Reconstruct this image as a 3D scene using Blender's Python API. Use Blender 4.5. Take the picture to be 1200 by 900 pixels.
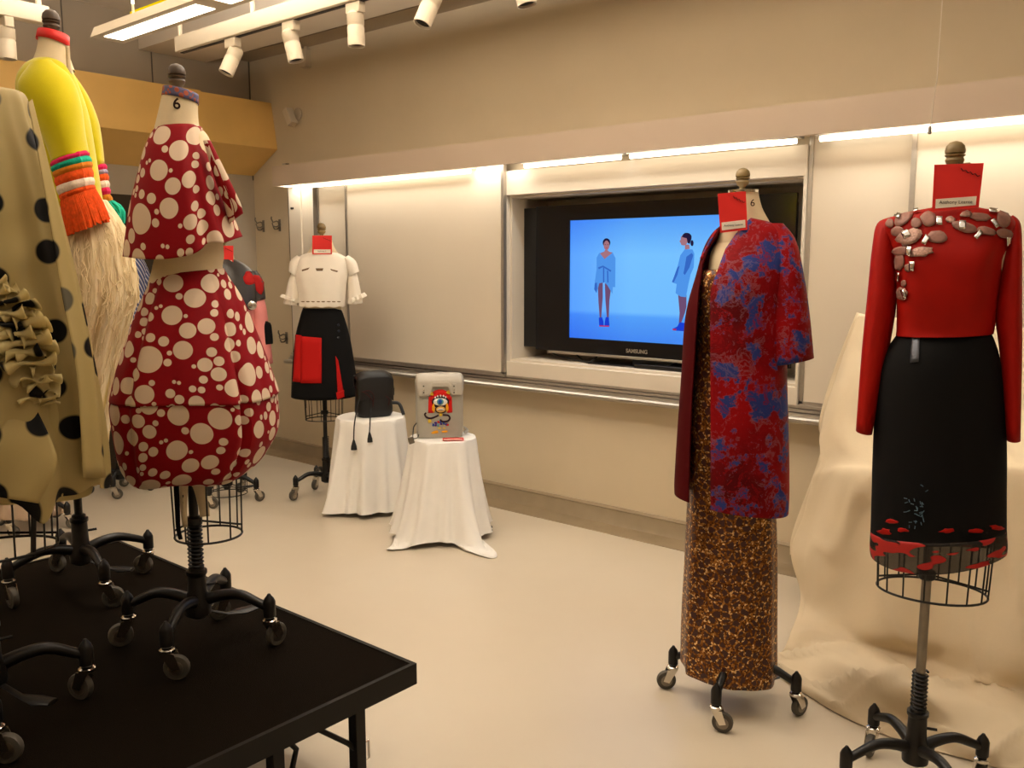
import bpy, bmesh, math, random
from mathutils import Vector, Matrix, noise
from mathutils.bvhtree import BVHTree
random.seed(7)
for o in list(bpy.data.objects): bpy.data.objects.remove(o)
SC = bpy.context.scene
COL = SC.collection
R = math.radians
PI = math.pi

# ------------------------------------------------------------------ camera
CAMH = 1.45
FPX = 1035.0
PITCH = math.atan(139 / FPX)
YAW = R(40.1)
cam = bpy.data.objects.new('camera', bpy.data.cameras.new('camera'))
COL.objects.link(cam)
cam.data.sensor_width = 36
cam.data.lens = FPX / 1200 * 36
cam.data.clip_start = 0.02
cam.location = (0, 0, CAMH)
cam.rotation_euler = (PI / 2 - PITCH, 0, YAW)
SC.camera = cam

# ------------------------------------------------------------------ world, exposure
W = bpy.data.worlds.new('world'); SC.world = W; W.use_nodes = True
W.node_tree.nodes['Background'].inputs[0].default_value = (1.0, 0.72, 0.45, 1)
W.node_tree.nodes['Background'].inputs[1].default_value = 0.02
vs = SC.view_settings
vs.view_transform = 'Standard'; vs.look = 'None'; vs.gamma = 1; vs.use_curve_mapping = False
vs.exposure = 0.0
WARM = (1.0, 0.92, 0.83)
STRIPC = (1.0, 0.93, 0.82)

def area(name, loc, sx, sy, power, rot=(0, 0, 0), color=WARM, spread=180):
    l = bpy.data.lights.new(name, 'AREA'); l.shape = 'RECTANGLE'; l.size = sx; l.size_y = sy
    l.energy = power; l.color = color; l.spread = R(spread)
    o = bpy.data.objects.new(name, l); o.location = loc; o.rotation_euler = rot; COL.objects.link(o)
    return o
# room light rows along x: first is the pendant in view, others unseen fill
area('room_light', (-2.6, 1.99, 2.43), 2.6, 0.16, 13)
area('room_light', (0.4, 0.6, 2.55), 3.2, 0.16, 1.5)
area('room_light', (-3.6, -1.4, 2.55), 3.2, 0.16, 8)
area('room_light', (1.6, -1.6, 2.55), 3.2, 0.16, 3)
area('room_light', (1.4, 2.0, 2.55), 2.2, 0.16, 3)
area('fill_uplight', (-2.4, 1.99, 2.56), 3.4, 0.3, 118, rot=(PI, 0, 0))  # uplights added so the ceiling bounce brightens the upper wall
area('fill_uplight', (0.4, 0.6, 2.62), 3.0, 0.3, 22, rot=(PI, 0, 0))
area('fill_uplight', (-3.6, -1.0, 2.62), 3.0, 0.3, 50, rot=(PI, 0, 0))
# strip lights tucked behind the soffit over the boards
area('strip_light', (-4.45, 3.885, 2.05), 2.0, 0.05, 11, rot=(R(8), 0, 0), color=STRIPC)
area('strip_light', (-2.6, 3.885, 2.05), 1.7, 0.05, 7, rot=(R(8), 0, 0), color=STRIPC)
area('strip_light', (-0.5, 3.885, 2.05), 2.0, 0.05, 16, rot=(R(8), 0, 0), color=STRIPC)

# ------------------------------------------------------------------ view geometry helpers (pixel of the photo -> point on a plane of the room)
_fw = Vector((-math.sin(YAW) * math.cos(PITCH), math.cos(YAW) * math.cos(PITCH), -math.sin(PITCH)))
_rt = Vector((math.cos(YAW), math.sin(YAW), 0))
_up = _rt.cross(_fw)
CP = Vector((0, 0, CAMH))
def ray(x, y): return _fw * FPX + _rt * (x - 600) + _up * (450 - y)
def onz(x, y, z=0.0):
    d = ray(x, y); return CP + d * ((z - CAMH) / d.z)
def ony(x, y, Y):
    d = ray(x, y); return CP + d * (Y / d.y)
def onx(x, y, X):
    d = ray(x, y); return CP + d * (X / d.x)

# ------------------------------------------------------------------ materials
def lin(h):
    h = h.lstrip('#'); v = [int(h[i:i + 2], 16) / 255 for i in (0, 2, 4)]
    return tuple(c / 12.92 if c <= 0.04045 else ((c + 0.055) / 1.055) ** 2.4 for c in v) + (1,)
class N:
    """tiny node-tree writer"""
    def __init__(s, name):
        s.m = bpy.data.materials.new(name); s.m.use_nodes = True
        s.t = s.m.node_tree; s.b = s.t.nodes['Principled BSDF']; s.out = s.t.nodes['Material Output']
    def n(s, typ, **k):
        nd = s.t.nodes.new(typ)
        for a, v in k.items():
            if a.startswith('i_'):
                key = a[2:].replace('_', ' ')
                nd.inputs[int(key) if key.isdigit() else key].default_value = v
            else: setattr(nd, a, v)
        return nd
    def l(s, a, b): s.t.links.new(a, b)
    def ramp(s, src, stops, interp='LINEAR'):
        r = s.n('ShaderNodeValToRGB'); cr = r.color_ramp; cr.interpolation = interp
        while len(cr.elements) < len(stops): cr.elements.new(0.5)
        for e, (p, c) in zip(cr.elements, stops):
            e.position = p; e.color = lin(c) if isinstance(c, str) else (c, c, c, 1)
        s.l(src, r.inputs[0]); return r
    def mix(s, f, a, b, blend='MIX'):
        m = s.n('ShaderNodeMix', data_type='RGBA', blend_type=blend)
        for sock, v in ((m.inputs[0], f), (m.inputs[6], a), (m.inputs[7], b)):
            if hasattr(v, 'links') or isinstance(v, bpy.types.NodeSocket): s.l(v, sock)
            elif isinstance(v, str): sock.default_value = lin(v)
            else: sock.default_value = v
        return m.outputs[2]
    def math(s, op, a, b=None, clamp=False):
        m = s.n('ShaderNodeMath', operation=op, use_clamp=clamp)
        for i, v in enumerate((a, b)):
            if v is None: continue
            if isinstance(v, bpy.types.NodeSocket): s.l(v, m.inputs[i])
            else: m.inputs[i].default_value = v
        return m.outputs[0]
    def bump(s, h, strength=0.3, dist=0.005):
        b = s.n('ShaderNodeBump', i_Strength=strength, i_Distance=dist); s.l(h, b.inputs['Height']); s.l(b.outputs[0], s.b.inputs['Normal'])
def simple(name, c, rough=0.6, metal=0.0, var=0.0, scale=20, bump=0.0, bscale=200, spec=None, sheen=0, trans=0, alpha=1, emit=None, es=1, coat=0):
    m = N(name); b = m.b
    b.inputs['Base Color'].default_value = lin(c); b.inputs['Roughness'].default_value = rough; b.inputs['Metallic'].default_value = metal
    if spec is None and metal == 0 and rough >= 0.6: spec = 0.2
    if spec is not None: b.inputs['Specular IOR Level'].default_value = spec
    if coat: b.inputs['Coat Weight'].default_value = coat
    if sheen: b.inputs['Sheen Weight'].default_value = sheen; b.inputs['Sheen Roughness'].default_value = 0.4
    if emit: b.inputs['Emission Color'].default_value = lin(emit); b.inputs['Emission Strength'].default_value = es
    if alpha < 1: b.inputs['Alpha'].default_value = alpha
    tc = m.n('ShaderNodeTexCoord')
    if var:
        nz = m.n('ShaderNodeTexNoise', i_Scale=scale, i_Detail=5.0); m.l(tc.outputs['Object'], nz.inputs[0])
        rr = m.ramp(nz.outputs[0], [(0.3, 1 - var), (0.7, 1.0)])
        m.l(m.mix(1.0, c, rr.outputs[0], 'MULTIPLY'), b.inputs['Base Color'])
    if bump:
        nb = m.n('ShaderNodeTexNoise', i_Scale=bscale, i_Detail=3.0); m.l(tc.outputs['Object'], nb.inputs[0]); m.bump(nb.outputs[0], bump, 0.002)
    if trans:
        t = m.n('ShaderNodeBsdfTranslucent'); t.inputs[0].default_value = lin(c)
        mx = m.n('ShaderNodeMixShader'); mx.inputs[0].default_value = trans
        m.l(b.outputs[0], mx.inputs[1]); m.l(t.outputs[0], mx.inputs[2]); m.l(mx.outputs[0], m.out.inputs[0])
    return m.m
M = {}
M['wall'] = simple('wall_paint', '#d3c3a6', 0.75, var=0.05, scale=3, bump=0.05, bscale=120)
M['wall_low'] = simple('lower_wall_paint', '#d6c8ae', 0.55, var=0.07, scale=4, bump=0.04, bscale=90)
M['wall_grey'] = simple('grey_wall_panel', '#b3a692', 0.7, var=0.06, scale=3)
M['ceil'] = simple('ceiling_paint', '#e6dccd', 0.8, var=0.04, scale=3)
M['floor'] = None
M['soffit'] = simple('soffit_paint', '#ccb9a5', 0.55, var=0.03, scale=3)
M['board'] = simple('board_laminate', '#d8ccb8', 0.32, var=0.03, scale=3)
M['alu'] = simple('brushed_aluminium', '#b9b1a4', 0.35, 0.75, var=0.1, scale=40)
M['alu_dark'] = simple('dark_channel', '#6d655a', 0.5, 0.4)
M['niche'] = simple('niche_paint', '#d8cdbb', 0.6, var=0.04, scale=4)
M['base'] = simple('base_and_floor_shade', '#a8977b', 0.5, var=0.12, scale=8)  # baseboard tan; on the flat foot it stands for floor shade
M['duct'] = simple('brass_paint', '#f2c674', 0.42, 0.0, var=0.12, scale=2.5, bump=0.04, bscale=60)
M['black'] = simple('black_plastic', '#0c0b0c', 0.32)
M['gloss'] = simple('piano_black', '#0a0b10', 0.12)
M['iron'] = simple('cast_iron_enamel', '#0d0a08', 0.4, 0.2, var=0.2, scale=60, bump=0.08, bscale=150)
M['chrome'] = simple('chrome', '#d8d2c8', 0.16, 1.0)
M['steel'] = simple('steel_pole', '#8d8579', 0.3, 0.9, var=0.15, scale=30)
M['rubber'] = simple('grey_rubber', '#4b463c', 0.55)
M['linen'] = simple('form_linen', '#dcc9a5', 0.85, var=0.06, scale=30, bump=0.25, bscale=500)
M['wood'] = simple('turned_wood', '#8a7448', 0.45, var=0.3, scale=40)
M['wood_dark'] = simple('dark_turned_wood', '#544230', 0.5, var=0.3, scale=40)
M['card'] = simple('red_card', '#d81a10', 0.55)
M['card_white'] = simple('white_card_panel', '#e8ddcc', 0.6)
M['ink'] = simple('ink', '#2a1512', 0.7)
M['spot'] = simple('white_enamel_lamp', '#dccfb8', 0.45)
M['lampin'] = simple('lamp_baffle', '#2a211a', 0.5)
M['cloth'] = simple('white_tablecloth', '#f6f2ea', 0.85, var=0.03, scale=10, bump=0.15, bscale=300, trans=0.12)
M['muslin'] = simple('cream_muslin', '#e2d0b0', 0.85, var=0.05, scale=6, bump=0.3, bscale=60, trans=0.2)
M['platform_rim'] = simple('black_platform_rim', '#0c0906', 0.5, 0.0, spec=.25)
M['leather'] = simple('black_leather', '#080706', 0.5, var=0.3, scale=30, bump=0.25, bscale=220)
M['grey_leather'] = simple('grey_leather', '#a09a8c', 0.5, var=0.06, scale=20, bump=0.12, bscale=260)
M['grey_flap'] = simple('grey_leather_flap', '#b4ac9d', 0.5, var=0.06, scale=20, bump=0.12, bscale=260)
M['grey_dark'] = simple('grey_leather_edge', '#6f675b', 0.6)
M['door_dark'] = simple('dark_door', '#3b3022', 0.6)
M['redcloth'] = simple('red_silk', '#a00f03', 0.55, var=0.1, scale=14, bump=0.1, bscale=400, spec=.15)
M['plainred'] = simple('red_felt', '#b0100b', 0.75)
M['whiteknit'] = simple('white_neoprene', '#e6dccb', 0.7, var=0.03, bump=0.08, bscale=150)
M['blackcloth'] = simple('black_wool', '#070606', 0.85, bump=0.1, bscale=400)
M['rose'] = simple('rose_suede', '#9a6a5c', 0.55, var=0.35, scale=60, bump=0.3, bscale=300)
M['rose_light'] = simple('pale_rose_glitter', '#c29a8a', 0.3, 0.5, var=0.5, scale=220, bump=0.8, bscale=400)
M['silver'] = simple('silver_metal', '#d9d9d6', 0.18, 1.0)
M['slit'] = simple('cut_edge', '#7a6348', 0.8)
M['orange'] = simple('orange_yarn', '#f0591a', 0.9, var=0.35, scale=90, bump=0.6, bscale=160)
M['teal'] = simple('teal_yarn', '#1fb694', 0.9, var=0.35, scale=90, bump=0.6, bscale=160)
M['pinkyarn'] = simple('pink_yarn', '#e0245a', 0.9, var=0.3, scale=90, bump=0.6, bscale=160)
M['whiteyarn'] = simple('white_yarn', '#ecd7c0', 0.9, var=0.2, scale=90, bump=0.6, bscale=160)
M['lilacyarn'] = simple('lilac_yarn', '#a395ad', 0.9, var=0.2, scale=90, bump=0.6, bscale=160)
M['ochre'] = simple('ochre_yarn', '#d5801f', 0.9, var=0.2, scale=90, bump=0.6, bscale=160)
M['yellow'] = simple('yellow_knit', '#cdbf02', 0.85, var=0.08, scale=20, bump=0.3, bscale=500, sheen=0.4)
M['blush'] = simple('blush_tulle', '#d9bda0', 0.9, var=0.1, alpha=0.55)
M['pink'] = simple('pink_leather', '#e58d88', 0.5, var=0.08)
M['greyleather'] = simple('charcoal_leather', '#3a3634', 0.35, var=0.3, scale=20)
M['redsuede'] = simple('red_suede', '#b01c1a', 0.7, var=0.2)
M['brown_lace'] = simple('oxblood_cord', '#3a1010', 0.6)

# floor: poured resin, cream, satin
def mk_floor():
    m = N('resin_floor'); tc = m.n('ShaderNodeTexCoord')
    n1 = m.n('ShaderNodeTexNoise', i_Scale=0.9, i_Detail=6.0, i_Roughness=0.6); m.l(tc.outputs['Object'], n1.inputs[0])
    r1 = m.ramp(n1.outputs[0], [(0.3, '#c6b8a2'), (0.7, '#ccc0ab')])
    n2 = m.n('ShaderNodeTexNoise', i_Scale=5.0, i_Detail=4.0); m.l(tc.outputs['Object'], n2.inputs[0])
    r2 = m.ramp(n2.outputs[0], [(0.2, 0.985), (0.8, 1.0)])
    m.l(m.mix(1.0, r1.outputs[0], r2.outputs[0], 'MULTIPLY'), m.b.inputs['Base Color'])
    m.b.inputs['Roughness'].default_value = 0.32
    return m.m
M['floor'] = mk_floor()
def mk_platform():
    m = N('platform_carpet'); tc = m.n('ShaderNodeTexCoord')
    n1 = m.n('ShaderNodeTexNoise', i_Scale=420.0, i_Detail=2.0); m.l(tc.outputs['Object'], n1.inputs[0])
    r = m.ramp(n1.outputs[0], [(0.35, '#080502'), (0.75, '#1a1209')]); 
    n2 = m.n('ShaderNodeTexVoronoi', i_Scale=26.0); m.l(tc.outputs['Object'], n2.inputs[0])
    lint = m.math('LESS_THAN', n2.outputs['Distance'], 0.022)
    m.l(m.mix(lint, r.outputs[0], '#57503f'), m.b.inputs['Base Color'])
    m.b.inputs['Roughness'].default_value = 0.95; m.b.inputs['Specular IOR Level'].default_value = 0.06; m.bump(n1.outputs[0], 0.5, 0.002); return m.m
M['platform'] = mk_platform()
def mk_dots(name, bg, fg, scale, randomness, fill, fixed=None, trans=0, alpha=1, squash=1.0, rough=0.6, soft=0.0, fg2=None):
    m = N(name); tc = m.n('ShaderNodeTexCoord'); mp = m.n('ShaderNodeMapping'); mp.inputs['Scale'].default_value = (1, squash, 1)
    m.l(tc.outputs['UV'], mp.inputs[0])
    v = m.n('ShaderNodeTexVoronoi', voronoi_dimensions='2D', i_Scale=scale, i_Randomness=randomness); m.l(mp.outputs[0], v.inputs['Vector'])
    if fixed:
        k = m.math('SUBTRACT', fixed, v.outputs['Distance'])
    else:
        s = m.n('ShaderNodeTexVoronoi', voronoi_dimensions='2D', feature='N_SPHERE_RADIUS', i_Scale=scale, i_Randomness=randomness); m.l(mp.outputs[0], s.inputs['Vector'])
        k = m.math('SUBTRACT', m.math('MULTIPLY', s.outputs['Radius'], fill), v.outputs['Distance'])
    mask = m.math('MULTIPLY', k, 60 if not soft else soft, clamp=True)
    f = fg
    if fg2:
        sep = m.n('ShaderNodeSeparateColor'); m.l(v.outputs['Color'], sep.inputs[0])
        g = m.math('GREATER_THAN', sep.outputs[0], 0.74); f = m.mix(g, fg, fg2)
    c = m.mix(mask, bg, f)
    m.l(c, m.b.inputs['Base Color']); m.b.inputs['Roughness'].default_value = rough
    m.b.inputs['Specular IOR Level'].default_value = 0.25
    nb = m.n('ShaderNodeTexNoise', i_Scale=500.0); m.l(tc.outputs['Object'], nb.inputs[0]); m.bump(nb.outputs[0], 0.1, 0.001)
    if trans:
        t = m.n('ShaderNodeBsdfTranslucent'); m.l(c, t.inputs[0]); mx = m.n('ShaderNodeMixShader'); mx.inputs[0].default_value = trans
        m.l(m.b.outputs[0], mx.inputs[1]); m.l(t.outputs[0], mx.inputs[2]); m.l(mx.outputs[0], m.out.inputs[0])
    return m.m
def mk_polka(name, bg, fg, s1, s2):
    m = N(name); tc = m.n('ShaderNodeTexCoord'); uv = tc.outputs['UV']
    def vor(feat, sc, rnd, src):
        v = m.n('ShaderNodeTexVoronoi', voronoi_dimensions='2D', feature=feat, i_Scale=sc, i_Randomness=rnd); m.l(src, v.inputs['Vector']); return v
    def k1(src): return m.math('DIVIDE', m.math('SUBTRACT', m.math('MULTIPLY', vor('N_SPHERE_RADIUS', s1, .92, src).outputs['Radius'], .93), vor('F1', s1, .92, src).outputs['Distance']), s1)
    ka = k1(uv); v2 = vor('F1', s2, .9, uv); r2 = vor('N_SPHERE_RADIUS', s2, .9, uv).outputs['Radius']
    kc = k1(v2.outputs['Position'])
    free = m.math('MULTIPLY', m.math('SUBTRACT', m.math('MULTIPLY', kc, -1.0), .0022), s2)
    rad = m.math('MINIMUM', m.math('MULTIPLY', r2, .88), free)
    big = m.math('GREATER_THAN', rad, .12)
    kb = m.math('DIVIDE', m.math('SUBTRACT', rad, v2.outputs['Distance']), s2)
    mask = m.math('MAXIMUM', m.math('MULTIPLY', ka, 1400, clamp=True), m.math('MULTIPLY', m.math('MULTIPLY', kb, 1400, clamp=True), big))
    c = m.mix(mask, bg, fg); m.l(c, m.b.inputs['Base Color']); m.b.inputs['Roughness'].default_value = .7; m.b.inputs['Specular IOR Level'].default_value = .15
    return m.m
M['polka_red'] = mk_polka('red_polka_cotton', '#86040f', '#d8c0a6', 14.5, 25.0)
M['polka_cream'] = mk_dots('cream_polka_organza', '#c4b076', '#0b0806', 8.3, 0.6, 1, fixed=0.24, trans=0.35, rough=0.5, soft=25, fg2='#6a6450')
def mk_brocade():
    m = N('red_blue_brocade'); tc = m.n('ShaderNodeTexCoord')
    nz = m.n('ShaderNodeTexNoise', i_Scale=12.0, i_Detail=8.0, i_Roughness=0.7); m.l(tc.outputs['Object'], nz.inputs[0])
    nd = m.n('ShaderNodeTexNoise', i_Scale=4.2, i_Detail=3.0); m.l(tc.outputs['Object'], nd.inputs[0])
    mpg = m.n('ShaderNodeVectorMath', operation='ADD'); m.l(tc.outputs['Object'], mpg.inputs[0]); mpg.inputs[1].default_value = (7.3, 2.1, 5.5)
    ne = m.n('ShaderNodeTexNoise', i_Scale=15.0, i_Detail=8.0, i_Roughness=0.7, i_Distortion=1.2); m.l(mpg.outputs[0], ne.inputs[0])
    base = m.ramp(nd.outputs[0], [(0.35, '#560107'), (0.65, '#9a040b')])
    blue = m.ramp(nz.outputs[0], [(0.53, 0.0), (0.545, 1.0)]); lav = m.ramp(nz.outputs[0], [(0.505, 0.0), (0.515, 1.0), (0.53, 1.0), (0.54, 0.0)])
    c0 = m.mix(blue.outputs[0], base.outputs[0], '#2b3c80'); c1 = m.mix(m.math('MULTIPLY', lav.outputs[0], 0.4), c0, '#86607c')
    edge = m.ramp(ne.outputs[0], [(0.565, 0.0), (0.59, 1.0), (0.615, 1.0), (0.63, 0.0)])
    c2 = m.mix(m.math('MULTIPLY', edge.outputs[0], 0.3), c1, '#94707c')
    rededge = m.ramp(ne.outputs[0], [(0.40, 0.0), (0.42, 1.0), (0.44, 1.0), (0.46, 0.0)])
    c3 = m.mix(m.math('MULTIPLY', rededge.outputs[0], 0.8), c2, '#8b0910')
    m.l(c3, m.b.inputs['Base Color']); m.b.inputs['Roughness'].default_value = 0.6; m.b.inputs['Specular IOR Level'].default_value = .12
    m.bump(ne.outputs[0], 0.3, 0.003); return m.m
M['brocade'] = mk_brocade()
M['maroon'] = simple('maroon_lining', '#4a0508', 0.8, spec=.1)
def mk_sequin():
    m = N('gold_sequin_lace'); tc = m.n('ShaderNodeTexCoord')
    v = m.n('ShaderNodeTexVoronoi', i_Scale=44.0, feature='DISTANCE_TO_EDGE'); m.l(tc.outputs['Object'], v.inputs['Vector'])
    nz = m.n('ShaderNodeTexNoise', i_Scale=30.0, i_Detail=6.0, i_Roughness=0.75); m.l(tc.outputs['Object'], nz.inputs[0])
    edge = m.ramp(v.outputs['Distance'], [(0.06, 1.0), (0.2, 0.0)])
    k = m.math('ADD', m.math('MULTIPLY', edge.outputs[0], 0.35), nz.outputs[0])
    g = m.ramp(k, [(0.58, 0.0), (0.70, 1.0)])
    fine = m.n('ShaderNodeTexVoronoi', i_Scale=190.0); m.l(tc.outputs['Object'], fine.inputs['Vector'])
    sep = m.n('ShaderNodeSeparateColor'); m.l(fine.outputs['Color'], sep.inputs[0])
    gold = m.ramp(sep.outputs[0], [(0.0, '#3f1d0e'), (0.55, '#84501f'), (0.85, '#b57f3c'), (1.0, '#ffe0a0')])
    m.l(m.mix(g.outputs[0], '#3a0d0a', gold.outputs[0]), m.b.inputs['Base Color'])
    m.l(m.math('MULTIPLY', g.outputs[0], 0.75), m.b.inputs['Metallic']); m.b.inputs['Roughness'].default_value = 0.32
    # every sequin tips its own way
    nm = m.n('ShaderNodeBump', i_Strength=0.9, i_Distance=0.004); m.l(sep.outputs[1], nm.inputs['Height']); m.l(nm.outputs[0], m.b.inputs['Normal'])
    return m.m
M['sequin'] = mk_sequin()
def mk_shag():
    m = N('cream_shag'); tc = m.n('ShaderNodeTexCoord'); mp = m.n('ShaderNodeMapping'); mp.inputs['Scale'].default_value = (30, 4, 1)
    m.l(tc.outputs['UV'], mp.inputs[0]); nz = m.n('ShaderNodeTexNoise', i_Scale=1.0, i_Detail=7.0, i_Roughness=0.7); m.l(mp.outputs[0], nz.inputs[0])
    mp2 = m.n('ShaderNodeMapping'); mp2.inputs['Scale'].default_value = (9, 1.2, 1); m.l(tc.outputs['UV'], mp2.inputs[0])
    n2 = m.n('ShaderNodeTexNoise', i_Scale=1.0, i_Detail=2.0); m.l(mp2.outputs[0], n2.inputs[0])
    r = m.ramp(nz.outputs[0], [(0.3, '#b99a63'), (0.5, '#e3cfa4'), (0.7, '#f0e2c4')]); y = m.ramp(n2.outputs[0], [(0.6, 0.0), (0.66, 1.0)])
    m.l(m.mix(y.outputs[0], r.outputs[0], '#b99a12'), m.b.inputs['Base Color']); m.b.inputs['Roughness'].default_value = 0.9
    m.bump(nz.outputs[0], 0.8, 0.01); return m.m
M['shag'] = mk_shag()
M['ruffle'] = mk_dots('cream_ruffle_organza', '#dccb92', '#14100b', 8.3, 0.6, 1, fixed=0.17, trans=0.4, rough=0.5, soft=25)
M['shag_strand'] = simple('cream_yarn_strand', '#e8d5ac', 0.9)
def mk_stripe(name, a, b, scale, rot=0.5):
    m = N(name); tc = m.n('ShaderNodeTexCoord'); mp = m.n('ShaderNodeMapping'); mp.inputs['Rotation'].default_value = (0, 0, rot)
    m.l(tc.outputs['UV'], mp.inputs[0]); w = m.n('ShaderNodeTexWave', i_Scale=scale); m.l(mp.outputs[0], w.inputs[0])
    r = m.ramp(w.outputs['Fac'], [(0.7, a), (0.8, b)]); m.l(r.outputs[0], m.b.inputs['Base Color']); m.b.inputs['Roughness'].default_value = 0.7; return m.m
M['bluestripe'] = mk_stripe('blue_striped_cotton', '#3d4a78', '#c2c0cc', 14.0, 0.6)
def mk_hem():
    m = N('sheer_hem'); tc = m.n('ShaderNodeTexCoord'); mp = m.n('ShaderNodeMapping'); mp.inputs['Scale'].default_value = (14, 34, 1)
    m.l(tc.outputs['UV'], mp.inputs[0]); nz = m.n('ShaderNodeTexNoise', i_Scale=1.0, i_Detail=1.0, i_Distortion=0.4); m.l(mp.outputs[0], nz.inputs[0])
    r = m.ramp(nz.outputs[0], [(0.52, 0.0), (0.55, 1.0)])
    m.l(m.mix(r.outputs[0], '#140d06', '#a80f06'), m.b.inputs['Base Color']); m.b.inputs['Roughness'].default_value = 0.6
    m.l(m.math('ADD', m.math('MULTIPLY', r.outputs[0], 0.32), 0.66), m.b.inputs['Alpha']); return m.m
M['hem'] = mk_hem()
def emis(name, c, s):
    m = N(name); m.b.inputs['Base Color'].default_value = (0, 0, 0, 1); m.b.inputs['Specular IOR Level'].default_value = 0
    m.b.inputs['Emission Color'].default_value = lin(c) if isinstance(c, str) else c
    m.b.inputs['Emission Strength'].default_value = s; return m.m
M['tube'] = emis('lit_diffuser', (1.0, 0.86, 0.66, 1), 6.0)
M['exit'] = emis('yellow_sleeve', '#ffd800', 0.9)
def mk_screen():
    m = N('screen_backdrop'); tc = m.n('ShaderNodeTexCoord'); s = m.n('ShaderNodeSeparateXYZ'); m.l(tc.outputs['UV'], s.inputs[0])
    v = m.ramp(s.outputs[1], [(0.0, '#3f86f0'), (0.2, '#4f9df8'), (0.24, '#6fbcff'), (0.7, '#73c0ff'), (1.0, '#4f9cf6')])
    h = m.ramp(s.outputs[0], [(0.0, 0.42), (0.35, 1.0), (0.75, 1.0), (1.0, 0.7)])
    c = m.mix(1.0, v.outputs[0], m.mix(h.outputs[0], '#8fb4ff', '#ffffff'), 'MULTIPLY')
    m.b.inputs['Base Color'].default_value = (0, 0, 0, 1); m.b.inputs['Roughness'].default_value = 0.2
    m.l(c, m.b.inputs['Emission Color']); m.b.inputs['Emission Strength'].default_value = 1.0; return m.m
M['screen'] = mk_screen()

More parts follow.
